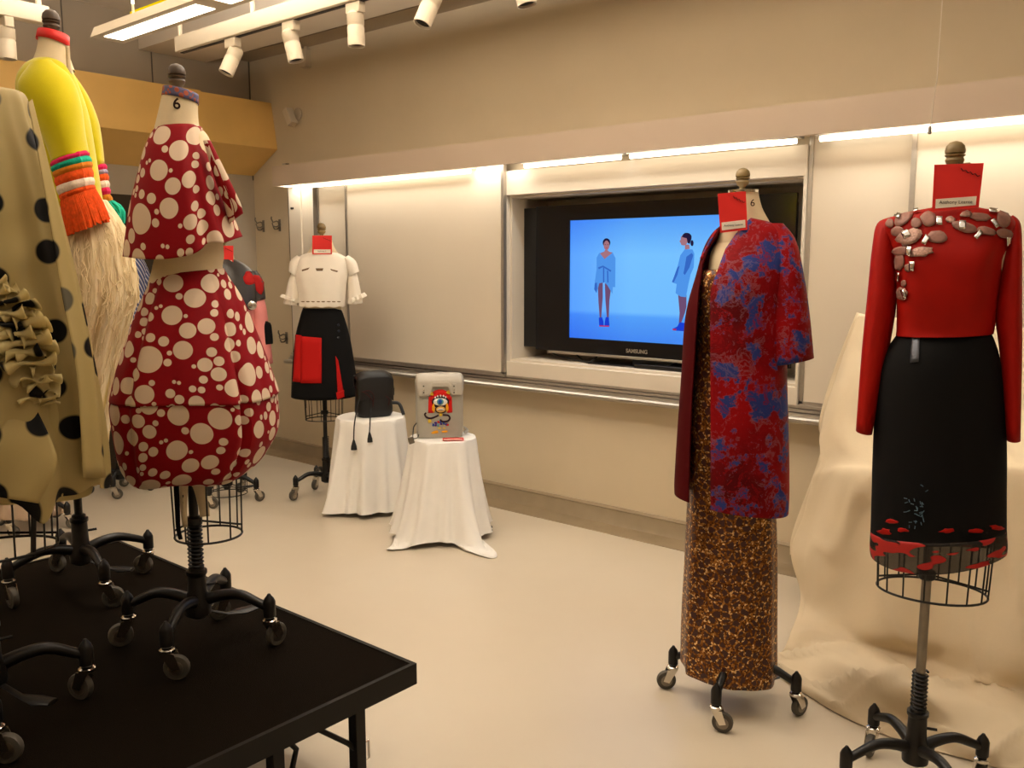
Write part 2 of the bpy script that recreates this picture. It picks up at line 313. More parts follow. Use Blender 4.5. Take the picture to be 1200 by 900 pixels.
# ------------------------------------------------------------------ mesh helpers
ORG = {}
def setp(o, label=None, cat=None, group=None, kind=None):
    if label: o['label'] = label
    if cat: o['category'] = cat
    if group: o['group'] = group
    if kind: o['kind'] = kind
    return o
def thing(name, loc, label, cat, group=None):
    o = bpy.data.objects.new(name, None); COL.objects.link(o); o.location = loc; o.empty_display_size = 0.1
    ORG[o.name] = Vector(loc); return setp(o, label, cat, group)
class MB:
    def __init__(s): s.v = []; s.f = []; s.uv = {}; s.fm = []
    def add(s, vs, fs, uvs=None, mi=0):
        b = len(s.v); s.v += [Vector(v) for v in vs]
        for i, f in enumerate(fs):
            s.f.append([b + k for k in f]); s.fm.append(mi)
            if uvs: s.uv[len(s.f) - 1] = uvs[i]
        return s
    def box(s, lo, hi, rz=0, pivot=None, mi=0):
        x0, y0, z0 = lo; x1, y1, z1 = hi
        vs = [Vector(p) for p in ((x0, y0, z0), (x1, y0, z0), (x1, y1, z0), (x0, y1, z0), (x0, y0, z1), (x1, y0, z1), (x1, y1, z1), (x0, y1, z1))]
        if rz:
            pv = Vector(pivot) if pivot else Vector(((x0 + x1) / 2, (y0 + y1) / 2, 0)); m = Matrix.Rotation(rz, 3, 'Z')
            vs = [m @ (v - pv) + pv for v in vs]
        return s.add(vs, [(0, 3, 2, 1), (4, 5, 6, 7), (0, 1, 5, 4), (1, 2, 6, 5), (2, 3, 7, 6), (3, 0, 4, 7)], mi=mi)
    def obox(s, c, ax, ay, az):
        c, ax, ay, az = map(Vector, (c, ax, ay, az))
        vs = [c + ax * i + ay * j + az * k for k in (-1, 1) for j in (-1, 1) for i in (-1, 1)]
        return s.add(vs, [(0, 2, 3, 1), (4, 5, 7, 6), (0, 1, 5, 4), (1, 3, 7, 5), (3, 2, 6, 7), (2, 0, 4, 6)])
    def tube(s, pts, r, n=10, closed=False, flat=None):
        pts = [Vector(p) for p in pts]; k = len(pts); rs = r if isinstance(r, (list, tuple)) else [r] * k
        vs = []; prev = None
        for i, p in enumerate(pts):
            if closed: t = pts[(i + 1) % k] - pts[i - 1]
            else: t = pts[min(i + 1, k - 1)] - pts[max(i - 1, 0)]
            t.normalize()
            if prev is None:
                a = Vector((0, 0, 1)) if abs(t.z) < 0.9 else Vector((1, 0, 0)); u = t.cross(a).normalized()
            else: u = (prev - t * prev.dot(t)).normalized()
            prev = u; w = t.cross(u)
            for j in range(n):
                a = 2 * PI * j / n; vs.append(p + u * math.cos(a) * rs[i] + w * math.sin(a) * rs[i] * (flat or 1))
        fs = []
        for i in range(k if closed else k - 1):
            for j in range(n):
                a, b = i * n + j, i * n + (j + 1) % n; c, d = ((i + 1) % k) * n + (j + 1) % n, ((i + 1) % k) * n + j; fs.append((a, b, c, d))
        if not closed: fs += [tuple(range(n - 1, -1, -1)), tuple((k - 1) * n + j for j in range(n))]
        return s.add(vs, fs)
    def lathe(s, c, prof, n=20, axis=Vector((0, 0, 1))):
        c = Vector(c); axis = Vector(axis).normalized(); a = Vector((0, 0, 1)) if abs(axis.z) < 0.9 else Vector((1, 0, 0)); u = axis.cross(a).normalized(); w = axis.cross(u)
        vs = [c + axis * z + (u * math.cos(2 * PI * j / n) + w * math.sin(2 * PI * j / n)) * r for r, z in prof for j in range(n)]
        fs = [(i * n + j, i * n + (j + 1) % n, (i + 1) * n + (j + 1) % n, (i + 1) * n + j) for i in range(len(prof) - 1) for j in range(n)]
        fs += [tuple(range(n - 1, -1, -1)), tuple((len(prof) - 1) * n + j for j in range(n))]
        return s.add(vs, fs)
    def prism(s, poly, off):
        """poly: list of 3D points (planar), extruded by vector off"""
        p = [Vector(q) for q in poly]; off = Vector(off); k = len(p)
        return s.add(p + [q + off for q in p], [tuple(range(k)), tuple(range(2 * k - 1, k - 1, -1))] + [(i, i + k, (i + 1) % k + k, (i + 1) % k) for i in range(k)])
    def build(s, name, mat, parent=None, origin=None, smooth=True, bevel=0, solid=0, sub=0, angle=40):
        org = Vector(origin) if origin is not None else (ORG[parent.name] if parent else Vector((0, 0, 0)))
        me = bpy.data.meshes.new(name); me.from_pydata([v - org for v in s.v], [], s.f)
        if s.uv:
            ul = me.uv_layers.new(name='UVMap'); li = 0
            for p in me.polygons:
                u = s.uv.get(p.index)
                for k, l in enumerate(p.loop_indices):
                    if u: ul.data[l].uv = u[k]
        for mm in (mat if isinstance(mat, list) else [mat]): me.materials.append(mm)
        if isinstance(mat, list):
            for p in me.polygons: p.material_index = s.fm[p.index]
        bm = bmesh.new(); bm.from_mesh(me); bmesh.ops.recalc_face_normals(bm, faces=bm.faces[:]); bm.to_mesh(me); bm.free()
        if smooth:
            me.polygons.foreach_set('use_smooth', [True] * len(me.polygons))
            try: me.set_sharp_from_angle(angle=R(angle))
            except Exception: pass
        me.update()
        o = bpy.data.objects.new(name, me); COL.objects.link(o)
        if parent: o.parent = parent
        else: o.location = org
        ORG[o.name] = org
        if bevel:
            b = o.modifiers.new('bevel', 'BEVEL'); b.width = bevel; b.segments = 2; b.limit_method = 'ANGLE'
        if solid:
            b = o.modifiers.new('solid', 'SOLIDIFY'); b.thickness = solid; b.offset = -1
        if sub:
            b = o.modifiers.new('sub', 'SUBSURF'); b.levels = sub; b.render_levels = sub
        return o
def box(name, lo, hi, mat, parent=None, bevel=0, **k):
    return MB().box(lo, hi, **k).build(name, mat, parent, bevel=bevel, smooth=bool(bevel), origin=None if parent else ((lo[0] + hi[0]) / 2, (lo[1] + hi[1]) / 2, lo[2]))
def struct(o, label=None): return setp(o, label, None, None, 'structure')
def copy_tree(o, parent=None):
    c = o.copy(); COL.objects.link(c); c.parent = parent; ORG[c.name] = ORG.get(o.name, Vector((0, 0, 0)))
    for ch in list(o.children):
        copy_tree(ch, c)
    return c
def text(name, s, size, loc, rot, mat, parent, extrude=0.0004, align='CENTER', bold=0.0):
    cu = bpy.data.curves.new(name, 'FONT'); cu.body = s; cu.size = size; cu.extrude = extrude; cu.align_x = align; cu.align_y = 'CENTER'; cu.offset = bold
    cu.materials.append(mat); tmp = bpy.data.objects.new(name, cu); COL.objects.link(tmp)
    bpy.context.view_layer.update()
    me = bpy.data.meshes.new_from_object(tmp.evaluated_get(bpy.context.evaluated_depsgraph_get())); bpy.data.objects.remove(tmp); bpy.data.curves.remove(cu)
    o = bpy.data.objects.new(name, me); COL.objects.link(o)
    o.matrix_world = Matrix.LocRotScale(Vector(loc) - (ORG[parent.name] if parent else Vector((0, 0, 0))), rot, None)
    if parent:
        o.parent = parent; o.location = Vector(loc) - ORG[parent.name]
    return o
def basis(x, y):
    """rotation with local X along x, local Y along y"""
    x = Vector(x).normalized(); y = Vector(y); y = (y - x * y.dot(x)).normalized(); z = x.cross(y)
    return Matrix((x, y, z)).transposed().to_quaternion()
def cat(p0, p1, p2, p3, t):
    return 0.5 * ((2 * p1) + (-p0 + p2) * t + (2 * p0 - 5 * p1 + 4 * p2 - p3) * t * t + (-p0 + 3 * p1 - 3 * p2 + p3) * t ** 3)
def smoothlist(rows, per, linear=False):
    """interpolate a list of number tuples"""
    out = []
    k = len(rows)
    for i in range(k - 1):
        a, b, c, d = rows[max(i - 1, 0)], rows[i], rows[i + 1], rows[min(i + 2, k - 1)]
        for j in range(per):
            t = j / per
            out.append(tuple((b[q] + (c[q] - b[q]) * t) if linear else cat(a[q], b[q], c[q], d[q], t) for q in range(len(b))))
    out.append(tuple(rows[-1])); return out
def loft(P, rings, per=6, cols=96, mod=None, t0=-PI, t1=PI, linear=False, capt=False, capb=False, mb=None, uvr=None):
    """rings: (zl, zr, cu, cw, ru, rw): tilted ellipses; P(u, w, z) -> world. theta 0 faces the camera side (+w)."""
    rr = smoothlist(rings, per, linear); closed = abs(t1 - t0 - 2 * PI) < 1e-6
    nc = cols if closed else cols + 1
    vs = []; uvv = []; L = 0; pz = None
    for i, (zl, zr, cu, cw, ru, rw) in enumerate(rr):
        z = (zl + zr) / 2; L += abs(z - pz) if pz is not None else 0
        if pz is not None: L += 0.35 * abs(ru - pr)
        pz = z; pr = ru
        t = i / (len(rr) - 1)
        for j in range(nc):
            th = t0 + (t1 - t0) * j / cols; k, dz = mod(th, t, z) if mod else (1, 0)
            u = math.sin(th) * ru * k; w = math.cos(th) * rw * k
            vs.append(P(cu + u, cw + w, z + dz + (zr - zl) / 2 * (u / ru if ru else 0)))
            uvv.append((th * (uvr or (ru + rw) / 2), L))
    fs = []; uvs = []
    for i in range(len(rr) - 1):
        for j in range(cols):
            a, b = i * nc + j, i * nc + (j + 1) % nc; c, d = (i + 1) * nc + (j + 1) % nc, (i + 1) * nc + j
            fs.append((a, b, c, d))
            ua, ub, uc, ud = uvv[a], uvv[b], uvv[c], uvv[d]
            if closed and j == cols - 1:
                ub = (ub[0] + 2 * PI * (uvr or (rr[i][4] + rr[i][5]) / 2), ub[1]); uc = (uc[0] + 2 * PI * (uvr or (rr[i + 1][4] + rr[i + 1][5]) / 2), uc[1])
            uvs.append((ua, ub, uc, ud))
    if capt: fs.append(tuple(range(nc - 1, -1, -1))); uvs.append([uvv[k] for k in range(nc - 1, -1, -1)])
    if capb: fs.append(tuple((len(rr) - 1) * nc + j for j in range(nc))); uvs.append([uvv[(len(rr) - 1) * nc + j] for j in range(nc)])
    mb = mb or MB(); mb.add(vs, fs, uvs); return mb
def bvh(o):
    me = o.data; org = ORG[o.name]
    return BVHTree.FromPolygons([v.co + org for v in me.vertices], [list(p.vertices) for p in me.polygons])
def hit(tree, x, y):
    d = ray(x, y).normalized(); p, n, i, dist = tree.ray_cast(CP, d)
    if p is None: return None
    if n.dot(d) > 0: n = -n
    return p, n
def decal(tree, quad, name, mat, parent, off=0.003, n=8, m=8, thick=0.002):
    """quad of photo points laid on the surface of a garment, real thickness"""
    vs = []; ok = True
    for j in range(m + 1):
        for i in range(n + 1):
            s, t = i / n, j / m
            x = (1 - s) * (1 - t) * quad[0][0] + s * (1 - t) * quad[1][0] + s * t * quad[2][0] + (1 - s) * t * quad[3][0]
            y = (1 - s) * (1 - t) * quad[0][1] + s * (1 - t) * quad[1][1] + s * t * quad[2][1] + (1 - s) * t * quad[3][1]
            h = hit(tree, x, y)
            vs.append(h[0] + h[1] * off if h else None)
    mb = MB(); idx = {}; pts = []
    for k, v in enumerate(vs):
        if v is not None: idx[k] = len(pts); pts.append(v)
    fs = [[idx[q] for q in (j * (n + 1) + i, j * (n + 1) + i + 1, (j + 1) * (n + 1) + i + 1, (j + 1) * (n + 1) + i)]
          for j in range(m) for i in range(n) if all(vs[q] is not None for q in (j * (n + 1) + i, j * (n + 1) + i + 1, (j + 1) * (n + 1) + i + 1, (j + 1) * (n + 1) + i))]
    if not fs: return None
    mb.add(pts, fs); return mb.build(name, mat, parent, solid=thick)
def blob(tree, x, y, rx, ry, rot, name, mat, parent, off=0.004, irr=0.15, seed=0, n=14, thick=0.002):
    rnd = random.Random(seed); h0 = hit(tree, x, y)
    if not h0: return None
    pts = [h0[0] + h0[1] * (off + 0.001)]
    for ring in (0.55, 1.0):
        for k in range(n):
            a = 2 * PI * k / n; q = ring * (1 + (rnd.random() - 0.5) * 2 * irr if ring == 1 else 1)
            dx, dy = math.cos(a) * rx * q, math.sin(a) * ry * q
            px, py = x + dx * math.cos(rot) - dy * math.sin(rot), y + dx * math.sin(rot) + dy * math.cos(rot)
            h = hit(tree, px, py)
            pts.append(h[0] + h[1] * off if h and (h[0] - h0[0]).length < 0.1 else None)
    for k in range(1, len(pts)):
        if pts[k] is None: pts[k] = next((p for p in reversed(pts[:k]) if p is not None))
    fs = [(0, 1 + k, 1 + (k + 1) % n) for k in range(n)] + [(1 + k, 1 + n + k, 1 + n + (k + 1) % n, 1 + (k + 1) % n) for k in range(n)]
    return MB().add(pts, fs).build(name, mat, parent, solid=thick)

# ================================================================== THE ROOM
XL, YB, ZC = -6.02, 4.05, 3.15          # left wall, back wall, ceiling
XR, YF = 3.2, -3.2
struct(box('floor', (XL - .1, YF - .1, -.1), (XR + .1, YB + .4, 0), M['floor']))
struct(box('ceiling', (XL - .1, YF - .1, ZC), (XR + .1, YB + .4, ZC + .1), M['ceil']))
wl = struct(box('wall_left', (XL - .1, YF, 0), (XL, YB + .1, ZC), M['wall_grey']))
struct(box('wall_right', (XR, YF, 0), (XR + .1, YB + .1, ZC), M['wall']))
struct(box('wall_front', (XL, YF - .1, 0), (XR, YF, ZC), M['wall']))
for px in (75, 178):
    p = onx(px, 60 if px < 100 else 78, XL)
    box('panel_joint', (XL, p.y - .004, 2.6), (XL + .003, p.y + .004, ZC), M['alu_dark'], wl)
box('panel_joint', (XL, YB - .012, 2.1), (XL + .004, YB - .002, ZC), M['alu_dark'], wl)
# back wall with the niche for the television
nx0, nx1 = ony(593, 300, 3.97).x, ony(938, 300, 3.97).x
nz0, nz1 = ony(600, 424, 3.97).z, ony(594, 229, 3.97).z
wb = MB()
wb.box((XL, YB, 0), (nx0, YB + .1, ZC)); wb.box((nx1, YB, 0), (XR, YB + .1, ZC))
wb.box((nx0, YB, nz1), (nx1, YB + .1, ZC)); wb.box((nx0, YB, 0), (nx1, YB + .1, nz0))
wbk = struct(wb.build('wall_back', M['wall'], smooth=False, origin=(0, YB, 0)))
nm = MB(); nd = .30
nm.box((nx0, YB - .04, nz0), (nx0 + .012, YB + nd, nz1)); nm.box((nx1 - .012, YB - .04, nz0), (nx1, YB + nd, nz1))
nm.box((nx0 + .012, YB - .04, nz1 - .012), (nx1 - .012, YB + nd, nz1)); nm.box((nx0 + .012, YB - .04, nz0), (nx1 - .012, YB + nd, nz0 + .012)); nm.box((nx0 - .02, YB + nd, nz0 - .02), (nx1 + .02, YB + nd + .02, nz1 + .02))
struct(nm.build('trim_1', M['niche'], smooth=False, origin=(nx0, YB, nz0)), 'pale painted lining of the television niche')
# front frame of the niche: jambs, head panel, sill panel
sofZ = ony(900, 162.5, 3.80).z
hp = thing('niche_frame', (nx0, YB, 0), 'cream painted panel frame around the recessed television', 'wall panel')
zt = 2.06
tr_top = .80
box('head_panel', (nx0 - .01, 3.97, nz1), (nx1 + .012, YB - .001, ony(600, 200, 3.97).z), M['niche'], hp, bevel=.002)
box('sill_panel', (nx0 - .01, 3.97, .79), (nx1 + .012, YB - .001, nz0), M['niche'], hp, bevel=.002)
box('side_panel', (nx1, 3.97, nz0), (nx1 + .012, YB - .001, nz1), M['niche'], hp)
box('side_panel', (nx0 - .04, 3.97, nz0), (nx0, YB - .001, nz1), M['niche'], hp)
struct(box('wall_scratch', (-5.45, YB - .0015, .38), (-5.443, YB, .52), M['alu_dark'], wbk))
# lower wall cladding
lowx = ony(341, 400, 3.99).x
# soffit over the boards
sx0 = ony(319, 205, 3.80).x; sz1 = ony(700, 149, 3.80).z
sof = MB(); sof.box((sx0, 3.80, sofZ), (XR, 3.825, sz1)); sof.box((sx0, 3.8255, sz1 - .02), (XR, YB, sz1 - .001)); sof.box((sx0, 3.8255, sofZ), (sx0 + .02, YB, sz1 - .021)); sof.box((sx0 + .0205, 3.94, sofZ + .09), (XR, YB, sofZ + .12))
struct(sof.build('trim_2', M['soffit'], smooth=False, origin=(sx0, 3.9, sofZ)), 'long beige soffit board above the sliding panels')
box('soffit_clip', (-5.30, 3.80, sz1), (-5.26, 3.83, sz1 + .012), M['alu'], bpy.data.objects['trim_2'])
# strip lights
def strip(x0, x1, lab):
    t = thing('strip_light', ((x0 + x1) / 2, 3.93, sofZ + .06), lab, 'light')
    box('housing', (x0, 3.905, sofZ + .006), (x1, 3.955, sofZ + .05), M['alu'], t)
    MB().tube([(x0 + .02, 3.915, sofZ - .005), (x1 - .02, 3.915, sofZ - .005)], .013, 10).build('tube', M['tube'], t)
xa, xb, xc = ony(612, 196, 3.915).x, ony(733, 186, 3.915).x, ony(938, 170, 3.915).x
strip(xa, xb - .01, 'shorter lit strip light above the left part of the television')
strip(xb + .01, xc, 'longer lit strip light above the right part of the television')
strip(-5.2, -3.6, 'strip light hidden behind the soffit over the left sliding board')
strip(-1.55, .4, 'strip light hidden behind the soffit over the right boards')

# tall left frame of the boards
fr = thing('board_frame', (ony(355, 300, 3.97).x, 4.0, 0), 'pale metal upright frame with two screws at the left end of the boards', 'frame')
fx0, fx1, fx2 = ony(341, 300, 3.96).x, ony(355, 300, 3.96).x, ony(369, 300, 3.96).x
trz = ony(580, 443, 3.93).z
box('dark_reveal', (fx0 - .035, 3.975, trz), (fx0, YB, sofZ + .05), M['alu_dark'], fr)
box('upright', (fx0, 3.955, trz), (fx1 - .004, YB, sofZ + .05), M['board'], fr)
box('upright', (fx1, 3.965, trz), (fx2 - .006, YB, sofZ + .05), M['board'], fr)
box('rail', (fx2 - .006, 3.96, trz), (fx2, YB, sofZ + .05), M['alu_dark'], fr)
for dx in (.03, .05): MB().lathe((fx0 + dx, 3.955, 1.86), [(.008, 0), (.008, .003), (.003, .004)], 8, (0, -1, 0)).build('screw', M['iron'], fr)
# whiteboards
def board(x0, x1, y, label, z0=None, frame_l=True, frame_r=True, name='sliding_board'):
    z0 = z0 if z0 is not None else trz + .025
    t = thing(name, ((x0 + x1) / 2, y, z0), label, 'whiteboard')
    box('panel', (x0 + .02, y, z0 + .012), (x1 - .02, y + .018, sofZ + .07), M['board'], t)
    if frame_l: box('edge_rail', (x0, y - .006, z0), (x0 + .02, y + .02, sofZ + .07), M['alu'], t)
    if frame_r: box('edge_rail', (x1 - .02, y - .006, z0), (x1, y + .02, sofZ + .07), M['alu'], t)
    box('bottom_rail', (x0, y - .006, z0 - .014), (x1, y + .02, z0 + .012), M['alu'], t)
    return t
b0, b1, b2 = fx2, ony(409, 300, 3.97).x, ony(591, 300, 3.95).x
board(b0, b1 + .05, 3.995, 'narrow strip of rear whiteboard behind the white cutout blouse')
board(b1, b2, 3.95, 'large pale sliding whiteboard left of the television')
r0, r1 = nx1 + .014, ony(1062, 300, 3.96).x
board(r0, r1 + .06, 3.99, 'pale whiteboard directly right of the television')
board(r1, r1 + 1.6, 3.955, 'whiteboard at the far right behind the red sweater form')
# tray
ty0 = 3.90; tzb = ony(580, 455, ty0).z
def mk_tray():
    t = thing('marker_tray', (-2, ty0, tzb), 'long ribbed aluminium marker tray under the boards', 'tray')
    prof = [(YB, tzb), (ty0 + .01, tzb), (ty0, tzb + .008), (ty0, tzb + .02), (ty0 + .01, tzb + .028), (YB, tzb + .028)]
    x0, x1 = fx0 - .05, XR - .01
    MB().prism([(x0, y, z) for y, z in prof], (x1 - x0, 0, 0)).build('lip', M['alu'], t, smooth=False)
    for i in range(3):
        box('rail_rib', (x0, 3.945 + i * .012, tzb + .028 + i * .017), (x1, YB, tzb + .041 + i * .017), M['alu'], t)
    box('back_channel', (x0, 3.985, tzb + .028), (x1, YB, tzb + .085), M['alu_dark'], t)
mk_tray()
# baseboard; its flat dark foot paints the shade on the floor along the wall
def base_with_shade(name, pts_prof, x0, x1):
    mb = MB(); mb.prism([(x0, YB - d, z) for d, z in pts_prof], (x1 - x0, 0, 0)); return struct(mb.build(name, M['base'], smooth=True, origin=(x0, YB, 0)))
base_with_shade('baseboard_back', [(0, 0), (.15, 0), (.15, .003), (.045, .006), (.025, .012), (.014, .03), (.012, .095), (.018, .10), (.006, .112), (0, .112)], XL, XR)
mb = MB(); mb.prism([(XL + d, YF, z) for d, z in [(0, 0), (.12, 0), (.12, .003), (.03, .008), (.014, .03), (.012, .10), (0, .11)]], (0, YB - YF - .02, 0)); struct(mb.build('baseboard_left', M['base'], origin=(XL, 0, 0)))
# dark door on the left wall
dr = struct(box('door_1', (XL, 2.2, 0), (XL + .03, 3.30, 1.93), M['door_dark']))
# gold duct along the left wall
dp = [(XL, 2.665), (-5.745, 2.655), (-5.685, 2.315), (XL, 2.13)]
ys = onx(235, 105, -5.745).y
dt = thing('duct_casing', (-5.85, 2, 2.13), 'gold painted angular duct casing running along the left wall', 'duct')
MB().prism([(x, YF + .02, z) for x, z in dp], (0, ys - YF - .02, 0)).build('casing_section', M['duct'], dt, smooth=False)
MB().prism([(x - (.012 if x > XL else 0), ys, z + (.004 if z < 2.2 else -.006)) for x, z in dp], (0, YB - ys - .002, 0)).build('casing_section', M['duct'], dt, smooth=False)
# bulkhead hanging under the ceiling by the left wall
struct(box('ceiling_beam', (XL + .01, 3.17, 2.915), (XR, 3.68, ZC), M['ceil']))
struct(box('trim_3', (XL + .01, 3.86, 2.98), (XR, YB, ZC), M['wall_grey']))
# small things on the upper wall
wbx = thing('wall_sensor', (-5.35, YB, 2.41), 'small white plastic wall sensor on a round bracket above the soffit', 'sensor')
c = ony(348, 136, YB)
MB().lathe(c + Vector((.02, 0, .01)), [(.045, 0), (.045, .012), (.03, .02)], 20, (0, -1, 0)).build('bracket', M['wall_grey'], wbx, bevel=.001)
MB().obox(c + Vector((-.02, -.045, -.01)), Vector((.022, 0, .012)), Vector((0, .03, 0)), Vector((-.03, 0, .055))).build('sensor_body', M['spot'], wbx, smooth=False)
c = ony(361, 68, YB)
jb = thing('junction_box', c, 'small beige junction box with conduit high on the back wall', 'box')
box('body', (c.x - .035, YB - .05, c.z - .07), (c.x + .035, YB, c.z + .05), M['wall'], jb, bevel=.003)
MB().tube([(c.x, YB - .02, c.z + .04), (c.x, YB - .02, 2.99)], .012).build('conduit', M['wall'], jb)
# coat hooks
def hook():
    t = thing('coat_hook', (0, 0, 0), 'x', 'hook', 'double coat hooks on the wall')
    MB().box((-.014, -.004, -.045), (.014, 0, .045)).build('plate', M['steel'], t, bevel=.003)
    MB().tube([(0, -.004, .02), (0, -.03, .03), (0, -.06, .02), (0, -.075, .045), (0, -.072, .062)], .0055, 8).build('prong', M['steel'], t)
    MB().tube([(0, -.004, -.01), (0, -.025, -.03), (0, -.05, -.03), (0, -.06, -.01)], .0055, 8).build('prong', M['steel'], t)
    for s in (-1, 1): MB().tube([(0, -.004, .0), (s * .02, -.02, -.012), (s * .038, -.035, -.004), (s * .04, -.04, .018)], .005, 8).build('prong', M['steel'], t)
    return t
hk = [(289, 265, 'upper coat hook nearest the polka dot cape, leftmost of the upper row'), (309, 265, 'upper coat hook in the middle of the row of three'), (328, 264, 'upper coat hook nearest the board frame'),
      (313, 395, 'lower coat hook beside the pink leather jacket'), (336, 396, 'lower coat hook beside the black and red skirt')]
h0 = hook()
for i, (x, y, lab) in enumerate(hk):
    h = h0 if i == 0 else copy_tree(h0)
    h.location = ony(x, y, YB); h['label'] = lab
c = ony(294, 267, YB)
MB().tube([c + Vector((math.cos(a) * .035 - .05, -.09, math.sin(a) * .03 - .01)) for a in [R(d) for d in range(200, 350, 12)]], .006, 8).build('wire_hanger_loop', M['chrome'], None, origin=c)
setp(bpy.data.objects['wire_hanger_loop'], 'small shiny wire loop hanging from the leftmost coat hook', 'hanger')

# ------------------------------------------------------------------ ceiling track, spots, pendant
rail = thing('track_rail', (-2, 2.62, 2.6), 'white suspended lighting track running parallel to the back wall', 'track')
x0, x1 = -4.53, 1.6
box('rail', (x0, 2.59, 2.575), (x1, 2.65, 2.655), M['spot'], rail, bevel=.004)
box('rail_groove', (x0 + .02, 2.61, 2.571), (x1, 2.63, 2.576), M['lampin'], rail)
for x in (onz(217, 45, 2.65).x - .02, -3.85, -3.0, -1.6, -.2): MB().tube([(x, 2.62, 2.65), (x, 2.62, ZC)], .012, 8).build('hanger_rod', M['spot'], rail)
rail2 = thing('track_rail', (-4.47, 0, 2.6), 'short end of a white suspended track beside the neck of the yellow sweater form', 'track')
box('rail', (-4.50, -1.5, 2.57), (-4.44, 1.916, 2.65), M['spot'], rail2, bevel=.004)
MB().tube([(-4.47, 1.88, 2.64), (-4.47, 1.88, ZC)], .014, 8).build('hanger_rod', M['spot'], rail2)
def track_spot(p, aim, lab, L=.105, r=.037):
    t = thing('track_spotlight', p, lab, 'spotlight', 'white track spotlights')
    p = Vector(p); a = Vector(aim).normalized()
    q = p + Vector((0, 0, -.085))
    box('adaptor', (p.x - .045, p.y - .02, p.z - .045), (p.x + .045, p.y + .02, p.z), M['spot'], t, bevel=.004)
    box('bracket', (p.x - .02, p.y - .012, p.z - .10), (p.x + .02, p.y + .012, p.z - .04), M['spot'], t, bevel=.003)
    MB().lathe(q - a * .05, [(r * .7, 0), (r, .012), (r, .055), (r * .94, .058), (r * .94, .063), (r, .066), (r, L + .04), (r * .86, L + .04), (r * .8, L)], 24, a).build('lamp_body', M['spot'], t)
    MB().lathe(q - a * .05, [(r * .86, L + .012), (r * .84, L + .03), (r * .4, L + .016)], 20, a).build('baffle', M['lampin'], t)
    return t
for x, aim, lab in ((-4.03, (-.14, -.45, -1), 'tilted white track spotlight nearest the gold duct'), (-3.55, (.22, .1, -1), 'second white track spotlight from the duct, small junction box behind it'),
                    (-3.09, (.02, 0, -1), 'third white track spotlight from the duct, hanging straight down'), (-2.63, (-.14, -.45, -1), 'tilted white track spotlight, fourth from the duct'),
                    (-2.16, (.2, .1, -1), 'track spotlight at the top edge, just its tip in view')):
    track_spot((x, 2.62, 2.572), aim, lab)
track_spot((-4.47, 1.73, 2.565), (0, 0, -1), 'white spotlight at the far left on the other track')
def pendant(x0, x1, y, z, lab, cells):
    t = thing('pendant_light', ((x0 + x1) / 2, y, z), lab, 'light')
    h = .075
    MB().prism([(x0, y - h, z), (x0, y + h, z), (x0, y + h * .75, z + .045), (x0, y - h * .75, z + .045)], (x1 - x0, 0, 0)).build('housing', M['spot'], t, smooth=False)
    L = (x1 - x0) / cells
    for k in range(cells):
        box('diffuser', (x0 + k * L + .06, y - .042, z - .002), (x0 + (k + 1) * L - .05, y + .042, z + .002), M['tube'], t)
    for x in (x0 + .25, x1 - .25): MB().tube([(x, y, z + .04), (x - .02, y, ZC)], .006, 6).build('cord', M['spot'], t)
    return t
pt = pendant(-4.05, -.6, 1.99, 2.45, 'long white fluorescent pendant with lit diffusers at the top left', 4)
MB().box((-3.85, 2.0, 2.505), (-3.35, 2.03, 2.54)).build('tube_sleeve', M['exit'], pt)
# pull cord by the right form
c1 = ony(1090, 148, 3.72)
cd = thing('pull_cord', c1, 'thin white pull cord hanging in front of the soffit at the right', 'cord')
MB().tube([(c1.x, 3.72, c1.z), (c1.x + .012, 3.72, c1.z + .16), (c1.x + .014, 3.72, c1.z + .162), (c1.x + .02, 3.72, ZC)], .0022, 6).build('cord', M['card_white'], cd)
MB().lathe((c1.x, 3.72, c1.z - .03), [(.004, 0), (.008, .004), (.006, .03)], 10).build('toggle', M['steel'], cd)

# ------------------------------------------------------------------ television
TY = YB + .06
tl, trr = ony(613, 320, TY), ony(930, 320, TY)
tzb_, tzt = ony(614, 408, TY).z, ony(613, 243, TY).z
tl.x = ony(628, 320, TY).x
tv = thing('television', ((tl.x + trr.x) / 2, TY, tzb_), 'large black flat television showing two figures on blue, in the niche', 'television')
box('back_body', (tl.x + .03, TY + .02, tzb_ + .03), (trr.x - .03, TY + .11, tzt - .03), M['black'], tv, bevel=.01)
sxl, sxr = ony(667, 320, TY).x, ony(667, 320, TY).x + (trr.x - tl.x) * .74
szb, szt = ony(667, 395.5, TY).z, ony(667, 258.5, TY).z
fmb = MB(); fmb.box((tl.x, TY, tzb_), (trr.x, TY + .02, szb)); fmb.box((tl.x, TY, szt), (trr.x, TY + .02, tzt)); fmb.box((tl.x, TY, szb), (sxl, TY + .02, szt)); fmb.box((sxr, TY, szb), (trr.x, TY + .02, szt))
fmb.build('bezel', M['gloss'], tv, smooth=False)
box('side_speaker', (ony(613, 320, TY + .012).x, TY + .012, tzb_ + .01), (tl.x - .001, TY + .06, tzt - .006), M['black'], tv, bevel=.003)
q = MB(); q.add([(sxl, TY + .008, szb), (sxr, TY + .008, szb), (sxr, TY + .008, szt), (sxl, TY + .008, szt)], [(0, 1, 2, 3)], [((0, 0), (1, 0), (1, 1), (0, 1))])
scr = q.build('screen', M['screen'], tv, smooth=False)
box('trim_bar', (tl.x + .10, TY - .012, tzb_ - .014), (trr.x - .1, TY + .02, tzb_), M['alu'], tv, bevel=.002)
box('stand_foot', (tl.x + .4, TY - .03, nz0), (trr.x - .4, TY + .1, nz0 + .02), M['black'], tv, bevel=.004)
box('stand_neck', (tl.x + .66, TY + .03, nz0 + .02), (trr.x - .66, TY + .07, tzb_ + .05), M['black'], tv)
c = ony(746, 412, TY - .002)
